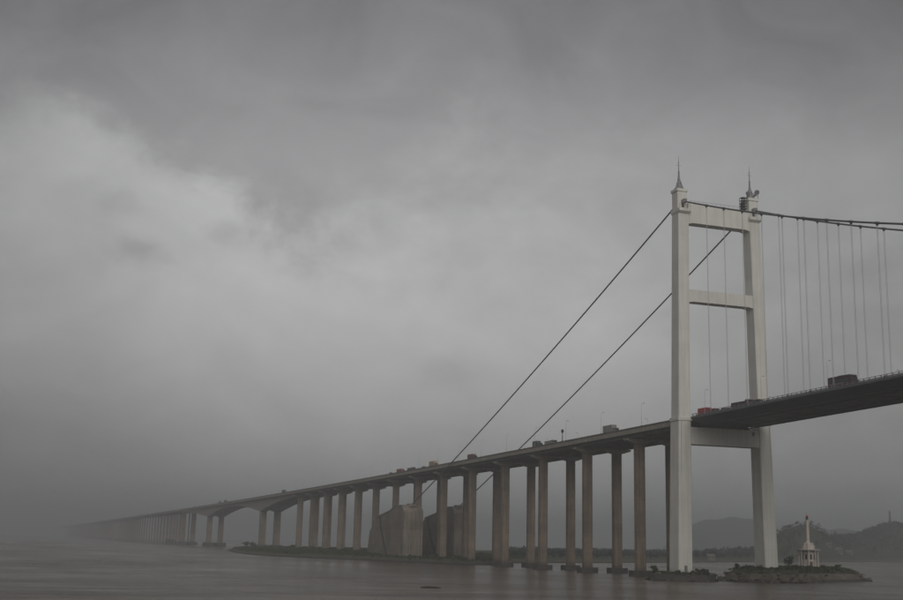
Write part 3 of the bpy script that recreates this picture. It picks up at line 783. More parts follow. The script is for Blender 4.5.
# ------------------------------------------------------------------ anchorages
def anchorage(s, label):
    yc = s*17.2; hw = 6.6
    org = (-360, yc, 3)
    root = thing('anchorage', label, 'anchorage', org, group='cable anchorages')
    prof = [(-333, 1.0), (-333, 31.5), (-337, 34.6), (-352, 34.6), (-362, 31.8), (-392, 28.2), (-410, 19.0), (-416, 1.0)]
    body = MB().loft([[(x, yc - hw, z) for x, z in prof], [(x, yc + hw, z) for x, z in prof]]).build('block', M_ANCHOR, root, org)
    cop = MB()
    for (a, b) in zip(prof[2:5], prof[3:6]):
        cop.loft([[(a[0], yc - hw - 0.35, a[1] + 0.004), (b[0], yc - hw - 0.35, b[1] + 0.004), (b[0], yc - hw - 0.35, b[1] + 0.7), (a[0], yc - hw - 0.35, a[1] + 0.7)],
                  [(a[0], yc + hw + 0.35, a[1] + 0.004), (b[0], yc + hw + 0.35, b[1] + 0.004), (b[0], yc + hw + 0.35, b[1] + 0.7), (a[0], yc + hw + 0.35, a[1] + 0.7)]])
    cop.build('coping', M_ANCHOR, body, org)
    # raking construction joint / cable channel on the river side, buttress pilasters on the front
    yq = yc - hw
    j = MB()
    for k in range(5):
        x0 = -385 + 18*(k/5)**1.4; z0 = 28.4 - 5.0*k; x1 = -385 + 18*((k + 1)/5)**1.4; z1 = 28.4 - 5.0*(k + 1)
        j.loft([[(x0 - 1.5, yq - 0.5, z0), (x0 + 1.5, yq - 0.5, z0), (x0 + 1.5, yq - 0.003, z0), (x0 - 1.5, yq - 0.003, z0)], [(x1 - 1.5, yq - 0.5, z1), (x1 + 1.5, yq - 0.5, z1), (x1 + 1.5, yq - 0.003, z1), (x1 - 1.5, yq - 0.003, z1)]])
    j.build('drain_channel', M_CAP, body, org)
    for yy in (-5.7, 0.0, 5.7):
        MB().box(-332.997, -332.3, yc + yy - 0.7, yc + yy + 0.7, 1.0, 31.0).build('pilaster', M_ANCHOR, body, org)
    # splay-saddle housing where the cable dives in
    MB().loft([chamfer_rect(-340, s*16.5, 9, 5, 34.6, 0.3), chamfer_rect(-341, s*16.5, 6, 4, 36.4, 0.3)]).build('saddle_housing', M_ANCHOR, root, org)
anchorage(-1, 'massive brown concrete cable anchorage on the open water side of the viaduct')
anchorage(1, 'massive brown concrete cable anchorage on the wooded side of the viaduct')
MB  # noqa

# ------------------------------------------------------------------ islets round the tower legs
def islet(cl, radii, label, walls, top_z, name='islet', seed=1, n=72):
    """capsule-like islet round a centre line; walls = list of (offset outward, z, ring material)"""
    rr = random.Random(seed)
    pts = []
    (x0, y0), (x1, y1) = cl; L_ = math.hypot(x1 - x0, y1 - y0); ux, uy = ((x1 - x0)/L_, (y1 - y0)/L_) if L_ > 0 else (1, 0)
    base = math.atan2(uy, ux)
    for k in range(n):
        a = 2*math.pi*k/n
        if math.cos(a) >= 0: c, r = (x1, y1), radii[1]
        else: c, r = (x0, y0), radii[0]
        r *= 1 + 0.03*math.sin(3*a + seed) + 0.025*math.sin(7*a + 2*seed)
        pts.append((c, base + a, r))
    def ring(off, z, jit=0.0):
        return [(c[0] + (r + off)*math.cos(a), c[1] + (r + off)*math.sin(a), z + rr.uniform(-jit, jit)) for c, a, r in pts]
    return ring

near_ring = islet(((0, -19), (0, -18.9)), (12.2, 12.2), '', None, 2.3, seed=2)
io = (0, -19, 0)
nr = MB().loft([near_ring(0.5, -1.5), near_ring(0.4, 0.5), near_ring(0.1, 2.2), near_ring(-0.9, 2.3)], cap=False)
isl1 = MB().loft([near_ring(-0.9, 2.302), near_ring(-3, 2.7, 0.2), near_ring(-6, 2.9, 0.2), near_ring(-9, 3.0)]).build('islet', M_SOIL)
struct(isl1, label='round islet of soil behind a dark wall at the unadorned tower leg', cat='islet')
kw = nr.build('retaining_wall', M_CAP, isl1)

far_ring = islet(((-1, 19), (-30, 66)), (17.5, 18.5), '', None, 5, seed=5)
isl2 = MB().loft([far_ring(-3.3, 3.3, 0.15), far_ring(-5.5, 4.5, 0.25), far_ring(-9, 4.95, 0.2), far_ring(-13, 5.1, 0.1)]).build('islet', M_SOIL)
struct(isl2, label='long grassy islet with a sloping stone bank carrying the lighthouse', cat='islet')
MB().loft([far_ring(-1.2, 0.9, 0.15), far_ring(-1.9, 1.7, 0.3), far_ring(-2.5, 2.6, 0.3), far_ring(-3.1, 3.25, 0.2), far_ring(-3.6, 3.0)], cap=False).build('stone_bank', M_STONE, isl2)
MB().loft([far_ring(1.8, -1.5, 0.3), far_ring(0.6, 0.35, 0.25), far_ring(-1.0, 0.95, 0.12), far_ring(-1.25, 0.8)], cap=False).build('rock_skirt', M_RIPRAP, isl2)
# boulders of the low spit at the islet's north end
for k in range(26):
    u = random.random(); px = -47 - 11*u + random.uniform(-3, 3); py = 82 + 14*u + random.uniform(-2.5, 2.5); r = random.uniform(0.7, 1.7)*(1.1 - 0.5*u)
    b = MB().lathe([(0.2*r, -0.6*r), (0.9*r, -0.3*r), (r, 0.1*r), (0.75*r, 0.55*r), (0.2*r, 0.8*r)], 7, px, py)
    b.v = [(x + random.uniform(-.15, .15)*r, y + random.uniform(-.15, .15)*r, z + 0.15) for x, y, z in b.v]
    b.build('boulder', M_RIPRAP, isl2)

BOULD = []
for k in range(4):
    b = MB().lathe([(0.2, -0.6), (0.9, -0.3), (1.0, 0.1), (0.75, 0.55), (0.2, 0.8)], 7)
    b.v = [(x + random.uniform(-.22, .22), y + random.uniform(-.22, .22), z + random.uniform(-.12, .12)) for x, y, z in b.v]
    me = bpy.data.meshes.new('boulder'); me.from_pydata(b.v, [], b.f); me.materials.append(M_RIPRAP if k % 2 else M_STONE); BOULD.append(me)
def boulders(ring_fn, parent, n, off, z, rmin, rmax, loc=(0, 0, 0)):
    pts = ring_fn(0, 0)
    for k in range(n):
        u = random.random()*len(pts); i = int(u); a = pts[i]; b = pts[(i + 1) % len(pts)]; f = u - i
        x = a[0] + (b[0] - a[0])*f; y = a[1] + (b[1] - a[1])*f
        cx = sum(q[0] for q in pts)/len(pts); cy = sum(q[1] for q in pts)/len(pts)
        d = random.uniform(*off); h = math.hypot(x - cx, y - cy)
        r = random.uniform(rmin, rmax)
        o = bpy.data.objects.new('boulder', random.choice(BOULD)); C.objects.link(o); o.parent = parent
        o.location = (x + (x - cx)/h*d, y + (y - cy)/h*d, random.uniform(*z)); o.scale = (r*random.uniform(.8, 1.4), r, r*random.uniform(.6, 1.0)); o.rotation_euler = (random.uniform(-.3, .3), random.uniform(-.3, .3), random.uniform(0, 6.28))
boulders(far_ring, isl2, 130, (-1.5, 1.6), (0.0, 0.7), 0.5, 1.3)
boulders(far_ring, isl2, 60, (-3.4, -1.4), (1.0, 3.3), 0.3, 0.75)
boulders(near_ring, isl1, 36, (-1.8, 0.7), (1.9, 2.6), 0.3, 0.8)
boulders(near_ring, isl1, 30, (0.2, 1.1), (-0.1, 0.4), 0.4, 0.9)

def scatter_grass(name, label, centres_fn, n, size, mat, per=8):
    c, r = centres_fn(n)
    v, f = leaf_quads(c, r, per, size)
    struct(np_mesh(name, v, f, mat), 'stuff', label, 'grass')
def far_top(n):
    t = rng.random(n); a = rng.uniform(0, 2*math.pi, n); rr = 14.6*np.sqrt(rng.random(n))
    x = -1 + t*(-29) + rr*np.cos(a); y = 19 + t*47 + rr*np.sin(a)
    h = rng.uniform(0.4, 1.25, n)*(0.7 + 0.6*np.clip(noise2(x, y, 0.35, 1.0), 0, 1))
    d = np.minimum(1, rr/14.6); z = 4.95 - 1.5*np.clip((d - 0.72)/0.28, 0, 1)*((t < 0.05) | (t > 0.95) | True)
    ok = ~((np.abs(x) < 4) & (np.abs(y - 19) < 3.5)) & ~(((x + 25)**2 + (y - 57)**2) < 20)
    z = 4.9 - 0.0*d
    sdist = capsule_d(x, y)
    z = np.interp(sdist, [0, 5.5, 9.5, 13, 15.5], [5.1, 5.0, 4.9, 4.3, 3.3]); ok &= sdist < 14.9
    return np.column_stack([x, y, z + h*0.3])[ok], np.column_stack([h*1.2, h*1.2, h*0.55])[ok]
def capsule_d(x, y):
    ax, ay, bx, by = -1, 19, -30, 66
    t = np.clip(((x - ax)*(bx - ax) + (y - ay)*(by - ay))/((bx - ax)**2 + (by - ay)**2), 0, 1)
    return np.hypot(x - ax - t*(bx - ax), y - ay - t*(by - ay))
scatter_grass('islet_grass', 'rough grass and weeds on the long islet', far_top, 2600, 0.55, M_GRASS, 9)
def near_top(n):
    a = rng.uniform(0, 2*math.pi, n); rr = 11.0*np.sqrt(rng.random(n)); x = rr*np.cos(a); y = -19 + rr*np.sin(a)
    h = rng.uniform(0.25, 0.8, n); ok = ~((np.abs(x) < 4) & (np.abs(y + 19) < 3.4))
    return np.column_stack([x, y, 2.75 + h*0.3])[ok], np.column_stack([h*1.1, h*1.1, h*0.5])[ok]
scatter_grass('weeds', 'low weeds on the small round islet', near_top, 420, 0.45, M_GRASS, 8)

def shrub(x, y, z, r, h, label, group=None, mat=None, n=5, leaf=0.42):
    root = thing('shrub', label, 'shrub', (x, y, z), group=group)
    cs = []; rs = []
    stems = MB()
    for k in range(n):
        a = random.uniform(0, 6.28); d = random.uniform(0.1, 0.65)*r; hh = h*random.uniform(0.45, 0.85)
        c = (d*math.cos(a), d*math.sin(a), hh); cs.append(c); q = r*random.uniform(0.35, 0.6); rs.append((q, q, h*random.uniform(0.2, 0.36)))
        stems.tube([(0.1*math.cos(a), 0.1*math.sin(a), -0.2), (c[0]*0.6, c[1]*0.6, hh*0.55), c], [0.09, 0.06, 0.02], 5)
    v, f = leaf_quads(cs, rs, 46, leaf)
    np_mesh('foliage', v, f, mat or M_LEAF2, root)
    stems.build('stem', M_BARK, root)
for k, (x, y, r, h) in enumerate([(-4.5, -28.0, 1.9, 2.6), (-1.0, -29.0, 1.6, 1.7), (7.5, -24.5, 1.3, 1.2), (9.2, -20.0, 1.2, 1.1), (6.5, -13.0, 1.6, 1.8), (3.6, -10.4, 1.3, 1.5), (-2.5, -10.2, 1.5, 1.6), (8.8, -16.3, 1.1, 1.2)]):
    shrub(x, y, 2.75, r, h, 'scrubby shrub on the small round islet under the tower leg', 'shrubs on the round islet')
def zcap(x, y): return float(np.interp(capsule_d(x, y), [0, 5.5, 9.5, 13, 15.5], [5.1, 5.0, 4.9, 4.3, 3.3]))
for k, (x, y, r, h) in enumerate([(8.0, 10.5, 1.6, 2.0), (4.5, 7.6, 1.5, 2.0), (-2.0, 7.2, 1.8, 2.4), (9.0, 24.0, 1.6, 1.7), (3.0, 30.0, 1.7, 1.8), (-9, 46, 1.5, 1.5), (-13.5, 56, 1.4, 1.5), (-21, 68, 1.7, 1.9), (-27.0, 73.5, 1.6, 1.8), (-33, 77.5, 1.4, 1.4)]):
    shrub(x, y, zcap(x, y) - 0.1, r, h, 'low green shrub growing on the long grassy islet', 'shrubs on the long islet')
shrub(-24.0, 46.0, 4.95, 2.6, 4.6, 'big dark bush standing close beside the lighthouse', None, M_LEAF, 9, 0.5)

# mounds of dark bush at the haunched bridge's pier on the island
for k, (x, y, r, h) in enumerate([(-872, -26, 5.0, 6.0), (-880, -18, 5.0, 5.0), (-850, -22, 4.0, 4.0), (-700, -14, 3.0, 3.0), (-596, -20, 2.6, 2.6), (-520, -24, 2.4, 2.6), (-470, -26, 2.2, 2.2)]):
    z = float(isle_h([(x, y)])[0][0])
    shrub(x, y, z - 0.1, r, h, 'dark bush on the bank beside the viaduct piers', 'bushes on the bank', M_LEAF, 8, 0.9)

# ------------------------------------------------------------------ lighthouse
lx, ly, lz = -25.0, 57.0, 4.9
lo = (lx, ly, lz)
face = math.atan2(CAM[1] - ly, CAM[0] - lx) + 0.42
light = thing('lighthouse', 'small cream lighthouse: columned pavilion with a slender white tower', 'lighthouse', lo, face)
def ngon(r, n, z, rot=0.0): return [(r*math.cos(2*math.pi*k/n + rot), r*math.sin(2*math.pi*k/n + rot), z) for k in range(n)]
O0 = (0, 0, 0)
MB().loft([ngon(4.3, 8, -1.0, .39), ngon(4.3, 8, 0.55, .39)]).build('plinth', M_WALL, light)
body = MB().loft([ngon(2.75, 8, 0.553, .39), ngon(2.65, 8, 7.2, .39)]).build('wall', M_WALL, light)
MB().loft([ngon(4.6, 8, 7.203, .39), ngon(4.9, 8, 7.35, .39), ngon(4.9, 8, 7.7, .39), ngon(4.5, 8, 7.8, .39)]).build('roof_slab', M_PALEROOF, light)
for k in range(8):
    a = 2*math.pi*k/8 + 0.39
    cxx, cyy = 3.85*math.cos(a), 3.85*math.sin(a)
    MB().lathe([(0.42, 0.553), (0.42, 0.8), (0.27, 0.95), (0.24, 6.7), (0.4, 6.9), (0.4, 7.2)], 8, cxx, cyy).build('column', M_WALL, light)
drum = MB().loft([ngon(2.75, 8, 7.803, .39), ngon(2.75, 8, 9.3, .39), ngon(2.3, 8, 9.35, .39), ngon(2.3, 8, 10.2, .39), ngon(2.1, 8, 10.4, .39)]).build('drum', M_WALL, light)
for k in range(8):
    a = 2*math.pi*k/8
    w = 0.55
    ux, uy = math.cos(a), math.sin(a); tx, ty = -uy, ux
    r0 = 2.56
    if k == 0:
        d = MB(); vs = []
        for dr in (0.0, 0.1):
            vs.append([(ux*(r0 + dr) + tx*t, uy*(r0 + dr) + ty*t, z) for t, z in ((-0.6, 0.56), (0.6, 0.56), (0.6, 2.7), (-0.6, 2.7))])
        d.loft(vs).build('door', material('door_brown', (0.16, 0.09, 0.06), 0.7, 0.15, 1.0), light)
    wd = MB(); vs = []
    for dr in (-0.05, 0.08):
        vs.append([(ux*(r0 - 0.06 + dr) + tx*t, uy*(r0 - 0.06 + dr) + ty*t, z) for t, z in ((-0.42, 3.6), (0.42, 3.6), (0.42, 5.6), (-0.42, 5.6))])
    wo = wd.loft(vs).build('window', M_DARKGLASS, body)
tw = MB().lathe([(1.1, 10.403), (1.0, 10.8), (0.80, 11.0), (0.66, 19.4), (0.85, 19.6), (0.85, 19.9)], 14).build('tower_shaft', M_WALL, light)
lan = MB().lathe([(0.5, 19.903), (0.5, 21.0)], 10).build('lantern', M_DARKGLASS, light)
MB().lathe([(0.72, 21.003), (0.65, 21.2), (0.2, 21.75), (0.05, 22.0), (0.04, 23.2)], 10).build('lantern_roof', M_RED, light)
rl = MB()
for k in range(8):
    a = 2*math.pi*k/8; rl.tube([(0.8*math.cos(a), 0.8*math.sin(a), 19.9), (0.8*math.cos(a), 0.8*math.sin(a), 20.6)], 0.03, 4)
rl.build('gallery_rail', M_METAL, light)

# ------------------------------------------------------------------ houses, mast and single trees on the far shore
def house(px, py, D, w, d, h, label, wall, roof, rot, hip=1.6):
    p = at_dist(px, py, D); z = float(isle_h([p[:2]])[0][0])
    root = thing('house', label, 'house', (p[0], p[1], z - 0.3), rot)
    wl = MB().box(-w/2, w/2, -d/2, d/2, -1.5, h).build('wall', wall, root)
    MB().add([(-w/2 - .5, -d/2 - .5, h + .003), (w/2 + .5, -d/2 - .5, h + .003), (w/2 + .5, d/2 + .5, h + .003), (-w/2 - .5, d/2 + .5, h + .003), (-w/2 - .2, 0, h + hip), (w/2 + .2, 0, h + hip)],
             [(3, 2, 1, 0), (0, 1, 5, 4), (2, 3, 4, 5), (1, 2, 5), (3, 0, 4)]).build('roof', roof, root)
    for k in range(max(2, int(w/3))):
        x = -w/2 + (k + 0.5)*w/max(2, int(w/3))
        MB().box(x - 0.55, x + 0.55, -d/2 - 0.06, -d/2 + 0.02, h*0.35, h*0.75).build('window', M_DARKGLASS, wl)
    MB().box(w*0.2 - 0.5, w*0.2 + 0.5, d/2 - 0.02, d/2 + 0.06, -0.2, 2.1).build('door', M_DARKMETAL, wl)
rot_face = math.atan2(-FW[0], FW[1])  # towards the river
M_HWALL = material('weathered_house_wall', (0.17, 0.15, 0.13), 0.85, 0.15, 0.5)
house(710.5, 552.5, 1120, 7, 6, 3.6, 'small brownish house on the shore seen between the tower legs', M_HWALL, M_ROOF, 1.25)
house(838.5, 538.5, 1560, 8, 6, 5.0, 'pale house half hidden in the wood below the hill dip', M_HWALL, M_ROOF, 0.9)
house(848.5, 543.5, 1600, 9, 6, 3.2, 'low pale roofed house in the wood nearer the water', M_HWALL, M_ROOF, 1.1)
house(828.5, 538.5, 1545, 6, 6, 4.2, 'grey walled house in the wood at the foot of the hill dome', M_HWALL, M_ROOF, 0.8)

def mast(px, py, D, h, label):
    p = at_dist(px, py, D); z = float(isle_h([p[:2]])[0][0])
    root = thing('lattice_mast', label, 'mast', (p[0], p[1], z))
    mb = MB()
    for sx in (-1, 1):
        for sy in (-1, 1):
            mb.tube([(sx*1.7, sy*1.7, -1), (sx*0.5, sy*0.5, h)], 0.26, 5)
    mb.build('frame', M_DARKMETAL, root)
    br = MB(); n = 9
    for k in range(n):
        z0 = h*k/n; z1 = h*(k + 1)/n; w0 = 1.7 - 1.2*k/n; w1 = 1.7 - 1.2*(k + 1)/n
        for (ax, ay, bx, by) in ((-1, -1, 1, -1), (1, -1, 1, 1), (1, 1, -1, 1), (-1, 1, -1, -1)):
            br.tube([(ax*w0, ay*w0, z0), (bx*w1, by*w1, z1)], 0.15, 4); br.tube([(bx*w0, by*w0, z0), (ax*w1, ay*w1, z1)], 0.15, 4)
    br.build('bracing', M_DARKMETAL, root)
    MB().tube([(0, 0, h - 0.5), (0, 0, h + 3)], 0.1, 5).build('aerial', M_DARKMETAL, root)
    MB().box(-0.9, 0.9, -0.9, 0.9, h - 0.15, h).build('platform', M_DARKMETAL, root)
mast(890.3, 526, 1950, 22, 'thin lattice mast on top of the wooded hill')

def tree(px, py, D, h, label, rad=0.42, dens=60, leaf=0.9, spread=1.0):
    p = at_dist(px, py, D); z = float(isle_h([p[:2]])[0][0])
    root = thing('tree', label, 'tree', (p[0], p[1], z))
    t = MB().tube([(0, 0, -0.6), (0.05*h, 0.0, h*0.25), (0.02*h, 0.04*h, h*0.6)], [0.045*h, 0.035*h, 0.015*h], 7)
    cs = []; rs = []
    for k in range(11):
        a = random.uniform(0, 6.28); d = random.uniform(0.05, rad)*h*0.8*spread; zz = h*random.uniform(0.42, 0.88); q = h*random.uniform(0.11, 0.20)
        cs.append((d*math.cos(a), d*math.sin(a), zz)); rs.append((q*1.15, q*1.15, q*0.8))
        t.tube([(0.03*h, 0.01*h, h*random.uniform(0.2, 0.4)), (0.6*d*math.cos(a), 0.6*d*math.sin(a), zz*0.8), cs[-1]], [0.02*h, 0.012*h, 0.004*h], 5)
    t.build('trunk', M_BARK, root)
    v, f = leaf_quads(cs, rs, dens, leaf)
    np_mesh('crown', v, f, M_LEAF3, root)
tree(713.5, 551, 1135, 8.5, 'rounded tree rising behind the small brownish house on the shore')
tree(736, 551, 1230, 8.0, 'broad tree on the low shore between small house and wooded hill')
tree(611.5, 557, 930, 7.0, 'lone tree above the low scrub seen between the viaduct piers')
tree(836, 535, 1690, 15.0, 'thin crowned tall tree standing out over the dip in the wood', 0.4, 26, 1.0, 1.3)
tree(697, 554, 1105, 5.5, 'short tree on the low far shore near the small brownish house')
tree(651, 557, 990, 5.0, 'squat tree on the low shore between tower and last pier')

# ------------------------------------------------------------------ street lamps
def make_lamp():
    root = thing('street_lamp', '', 'street lamp')
    MB().tube([(0, 0, 0), (0, 0, 3), (0, 0, 8.6), (0, 0.1, 9.15), (0, 0.4, 9.4), (0, 0.9, 9.45)], [0.10, 0.07, 0.05, 0.045, 0.04, 0.035], 6).build('post', M_METAL, root)
    hd = MB().loft([[(-0.14, 0.8, 9.38), (0.14, 0.8, 9.38), (0.14, 0.8, 9.56), (-0.14, 0.8, 9.56)], [(-0.2, 1.5, 9.42), (0.2, 1.5, 9.42), (0.12, 1.5, 9.58), (-0.12, 1.5, 9.58)]]).build('lamp_head', M_METAL, root)
    MB().box(-0.12, 0.12, 0.95, 1.4, 9.33, 9.385).build('lens', M_LENS, hd)
    MB().lathe([(0.22, -0.02), (0.22, 0.25), (0.14, 0.4)], 8).build('base', M_METAL, root)
    return root
lamp0 = make_lamp(); first = True
def place_lamp(X, s, z, label, group, y):
    global first
    o = lamp0 if first else copy_tree(lamp0); first = False
    o.location = (X, s*y, z); o.rotation_euler = (0, 0, 0 if s < 0 else math.pi); o['label'] = label; o['group'] = group
for i in range(22):
    X = -36.3 - 36.7*i
    place_lamp(X, -1, z_road(X) + 1.03, 'slim grey street lamp with curved arm on the viaduct parapet', 'street lamps on the viaduct', 15.16)
    X -= 12.0
    place_lamp(X, 1, z_road(X) + 1.03, 'slim grey street lamp with curved arm on the viaduct parapet', 'street lamps on the viaduct', 15.16)
for i in range(4):
    X = 16.0 + 36.5*i
    place_lamp(X, -1, z_road(X) + 0.02, 'slim grey street lamp with curved arm on the suspended deck edge', 'street lamps on the suspended deck', 17.1)
    place_lamp(X - 6, 1, z_road(X - 6) + 0.02, 'slim grey street lamp with curved arm on the suspended deck edge', 'street lamps on the suspended deck', 17.1)

# ------------------------------------------------------------------ vehicles
def wheel(root, x, y, r, w):
    s = 1 if y > 0 else -1
    def disc(r0, ya, yb, m_, nm, par):
        n = 14
        return MB().loft([[(x + r0*math.cos(2*math.pi*k/n), ya, r + r0*math.sin(2*math.pi*k/n)) for k in range(n)], [(x + r0*math.cos(2*math.pi*k/n), yb, r + r0*math.sin(2*math.pi*k/n)) for k in range(n)]]).build(nm, m_, par)
    t = disc(r, y - w/2, y + w/2, M_TYRE, 'wheel', root)
    disc(r*0.55, y + s*(w/2 + 0.002), y + s*(w/2 + 0.03), M_METAL, 'rim', t)
def lights(par, x, w, z, front):
    for s in (-1, 1):
        a, b = (x, x + 0.05) if front else (x - 0.05, x)
        MB().box(a + (0.003 if front else -0.003), b, s*(w/2 - 0.35) - 0.16, s*(w/2 - 0.35) + 0.16, z, z + 0.2).build('headlight' if front else 'tail_light', M_LENS if front else M_RED, par)
def extrude_y(mb, prof, w0, w1):
    return mb.loft([[(x, w0, z) for x, z in prof], [(x, w1, z) for x, z in prof]])
def truck(X, Y, rz, label, box_col, cab_col, L_=9.0, H=3.7, W_=2.4):
    root = thing('truck', label, 'truck', (X, Y, z_road(X) + (0.175 if X > 0 else 0.065)), rz)
    bm = vehicle_paint('truck_box_%02d%02d%02d' % tuple(int(99*c) for c in box_col), box_col); cm = vehicle_paint('truck_cab_%02d%02d%02d' % tuple(int(99*c) for c in cab_col), cab_col)
    ch = MB().box(-L_/2, L_/2 - 0.3, -0.5, 0.5, 0.55, 0.95).build('chassis', M_DARKMETAL, root)
    cb = MB()
    cb.box(-L_/2, L_/2 - 2.35, -W_/2, W_/2, 0.953, H)
    cargo = cb.build('cargo_box', bm, root)
    for k in range(7):
        x = -L_/2 + 0.35 + k*(L_ - 3.05)/6
        for s in (-1, 1):
            MB().box(x - 0.05, x + 0.05, min(s*W_/2 + s*0.002, s*W_/2 + s*0.06), max(s*W_/2 + s*0.002, s*W_/2 + s*0.06), 1.05, H - 0.08).build('rib', bm, cargo)
    c = MB()
    x0, x1 = L_/2 - 2.1, L_/2
    extrude_y(c, [(x0, 0.55), (x1, 0.55), (x1, 1.55), (x1 - 0.22, 2.6), (x1 - 0.5, 2.75), (x0, 2.75)], -W_/2 + .05, W_/2 - .05)
    cab = c.build('cab', cm, root)
    MB().add([(x1 + 0.003, -1.0, 1.6), (x1 + 0.003, 1.0, 1.6), (x1 - 0.195, .95, 2.5), (x1 - 0.195, -.95, 2.5), (x1 - 0.06, -1.0, 1.6), (x1 - 0.06, 1.0, 1.6), (x1 - 0.26, .95, 2.5), (x1 - 0.26, -.95, 2.5)], [(0, 1, 2, 3), (4, 7, 6, 5), (0, 4, 5, 1), (1, 5, 6, 2), (2, 6, 7, 3), (3, 7, 4, 0)]).build('windscreen', M_DARKGLASS, cab)
    for s in (-1, 1):
        ya, yb = sorted((s*(W_/2 - .05) + s*.002, s*(W_/2 - .05) + s*.03))
        MB().box(x0 + 0.7, x1 - 0.4, ya, yb, 1.6, 2.4).build('window', M_DARKGLASS, cab)
    MB().box(x1 + 0.003, x1 + 0.12, -W_/2 + .1, W_/2 - .1, 0.45, 0.75).build('bumper', M_DARKMETAL, cab)
    lights(cab, x1, W_, 0.95, True); lights(root, -L_/2, W_, 0.75, False)
    for x in (L_/2 - 1.2, -L_/2 + 1.2, -L_/2 + 2.4):
        for s in (-1, 1): wheel(root, x, s*(W_/2 - 0.2), 0.48, 0.3)
    return root
def coach(X, Y, rz, label, col, stripe, L_=11.5, W_=2.55, H=3.75):
    root = thing('coach', label, 'bus', (X, Y, z_road(X) + (0.175 if X > 0 else 0.065)), rz)
    bmn = vehicle_paint('coach_%02d%02d%02d' % tuple(int(99*c) for c in col), col); sm = vehicle_paint('stripe_%02d%02d%02d' % tuple(int(99*c) for c in stripe), stripe)
    prof = [(-L_/2, 0.45), (L_/2 - 0.1, 0.45), (L_/2, 1.2), (L_/2 - 0.15, 2.4), (L_/2 - 0.55, H - 0.12), (L_/2 - 0.9, H), (-L_/2 + 0.3, H), (-L_/2, H - 0.25)]
    body_ = extrude_y(MB(), prof, -W_/2, W_/2).build('body', bmn, root)
    for s in (-1, 1):
        ya, yb = sorted((s*W_/2 + s*.002, s*W_/2 + s*.035))
        n = 6
        for k in range(n):
            a = -L_/2 + 0.5 + k*(L_ - 1.6)/n
            MB().box(a, a + (L_ - 1.6)/n - 0.12, ya, yb, 1.75, 2.75).build('window', M_DARKGLASS, body_)
        MB().box(-L_/2 + 0.4, L_/2 - 3.6, ya, yb, 1.15, 1.55).build('stripe', sm, body_)
        MB().box(L_/2 - 1.02, L_/2 - 0.55, ya, yb, 0.6, 2.6).build('door', M_DARKGLASS, body_) if s > 0 else None
    x1 = L_/2
    MB().add([(x1 - .02, -1.1, 1.45), (x1 - .02, 1.1, 1.45), (x1 - .47, 1.05, H - .3), (x1 - .47, -1.05, H - .3), (x1 + .035, -1.1, 1.45), (x1 + .035, 1.1, 1.45), (x1 - .38, 1.05, H - .3), (x1 - .38, -1.05, H - .3)], [(3, 2, 1, 0), (4, 5, 6, 7), (0, 1, 5, 4), (1, 2, 6, 5), (2, 3, 7, 6), (3, 0, 4, 7)]).build('windscreen', M_DARKGLASS, body_)
    MB().box(-L_/2 - .04, -L_/2 - .003, -.95, .95, 1.9, 2.8).build('rear_window', M_DARKGLASS, body_)
    lights(body_, x1 - 0.03, W_, 0.75, True); lights(body_, -L_/2, W_, 0.9, False)
    for x in (L_/2 - 2.4, -L_/2 + 2.9):
        for s in (-1, 1): wheel(root, x, s*(W_/2 - 0.16), 0.5, 0.34)
    MB().box(-1.5, 1.0, -0.7, 0.7, H + .003, H + 0.22).build('roof_unit', bmn, body_)
    return root
def car(X, Y, rz, label, col, L_=4.5, W_=1.8, van=False):
    root = thing('car' if not van else 'van', label, 'car' if not van else 'van', (X, Y, z_road(X) + (0.175 if X > 0 else 0.065)), rz)
    pm = vehicle_paint('car_%02d%02d%02d' % tuple(int(99*c) for c in col), col)
    h = 1.95 if van else 1.45
    low = [(-L_/2, 0.35), (L_/2, 0.35), (L_/2, 0.75), (L_/2 - 0.9, 0.95), (-L_/2 + 0.1, 0.95)]
    up = [(-L_/2 + 0.15, 0.953), (L_/2 - 0.95, 0.953), (L_/2 - 1.6, h), (-L_/2 + (0.3 if van else 0.9), h)]
    body_ = extrude_y(MB(), low, -W_/2, W_/2).build('body', pm, root)
    cab = MB().loft([[(x, -W_/2 + (0.06 if z < 1 else 0.2), z) for x, z in up], [(x, W_/2 - (0.06 if z < 1 else 0.2), z) for x, z in up]]).build('cabin', pm, root)
    for s in (-1, 1):
        vs = [(-L_/2 + 0.75, 1.0), (L_/2 - 1.15, 1.0), (L_/2 - 1.65, h - 0.12), (-L_/2 + 1.0, h - 0.12)]
        def yy(z): return s*(W_/2 - 0.06 - 0.14*(z - 0.953)/(h - 0.953))
        MB().loft([[(x, yy(z) + s*.004, z) for x, z in vs], [(x, yy(z) + s*.03, z) for x, z in vs]]).build('window', M_DARKGLASS, cab)
    x0 = L_/2 - 0.95
    def wx(z): return x0 - 0.65*(z - 0.953)/(h - 0.953)
    MB().loft([[(wx(z) + .004, y, z) for y, z in ((-.75, 1.02), (.75, 1.02), (.66, h - .1), (-.66, h - .1))], [(wx(z) + .03, y, z) for y, z in ((-.75, 1.02), (.75, 1.02), (.66, h - .1), (-.66, h - .1))]]).build('windscreen', M_DARKGLASS, cab)
    lights(body_, L_/2, W_, 0.55, True); lights(body_, -L_/2, W_, 0.6, False)
    for x in (L_/2 - 0.85, -L_/2 + 0.85):
        for s in (-1, 1): wheel(root, x, s*(W_/2 - 0.1), 0.33, 0.22)
    return root
NEAR, NEAR2 = -13.2, -7.6
WEST = math.pi
coach(93.0, -14.4, WEST + math.pi, 'maroon coach with a pale stripe on the suspended deck', (0.075, 0.025, 0.030), (0.36, 0.28, 0.29))
truck(9.8, -12.6, 0, 'bright red box truck beside the tower on the deck', (0.42, 0.04, 0.06), (0.38, 0.04, 0.06), 8.5, 3.3)
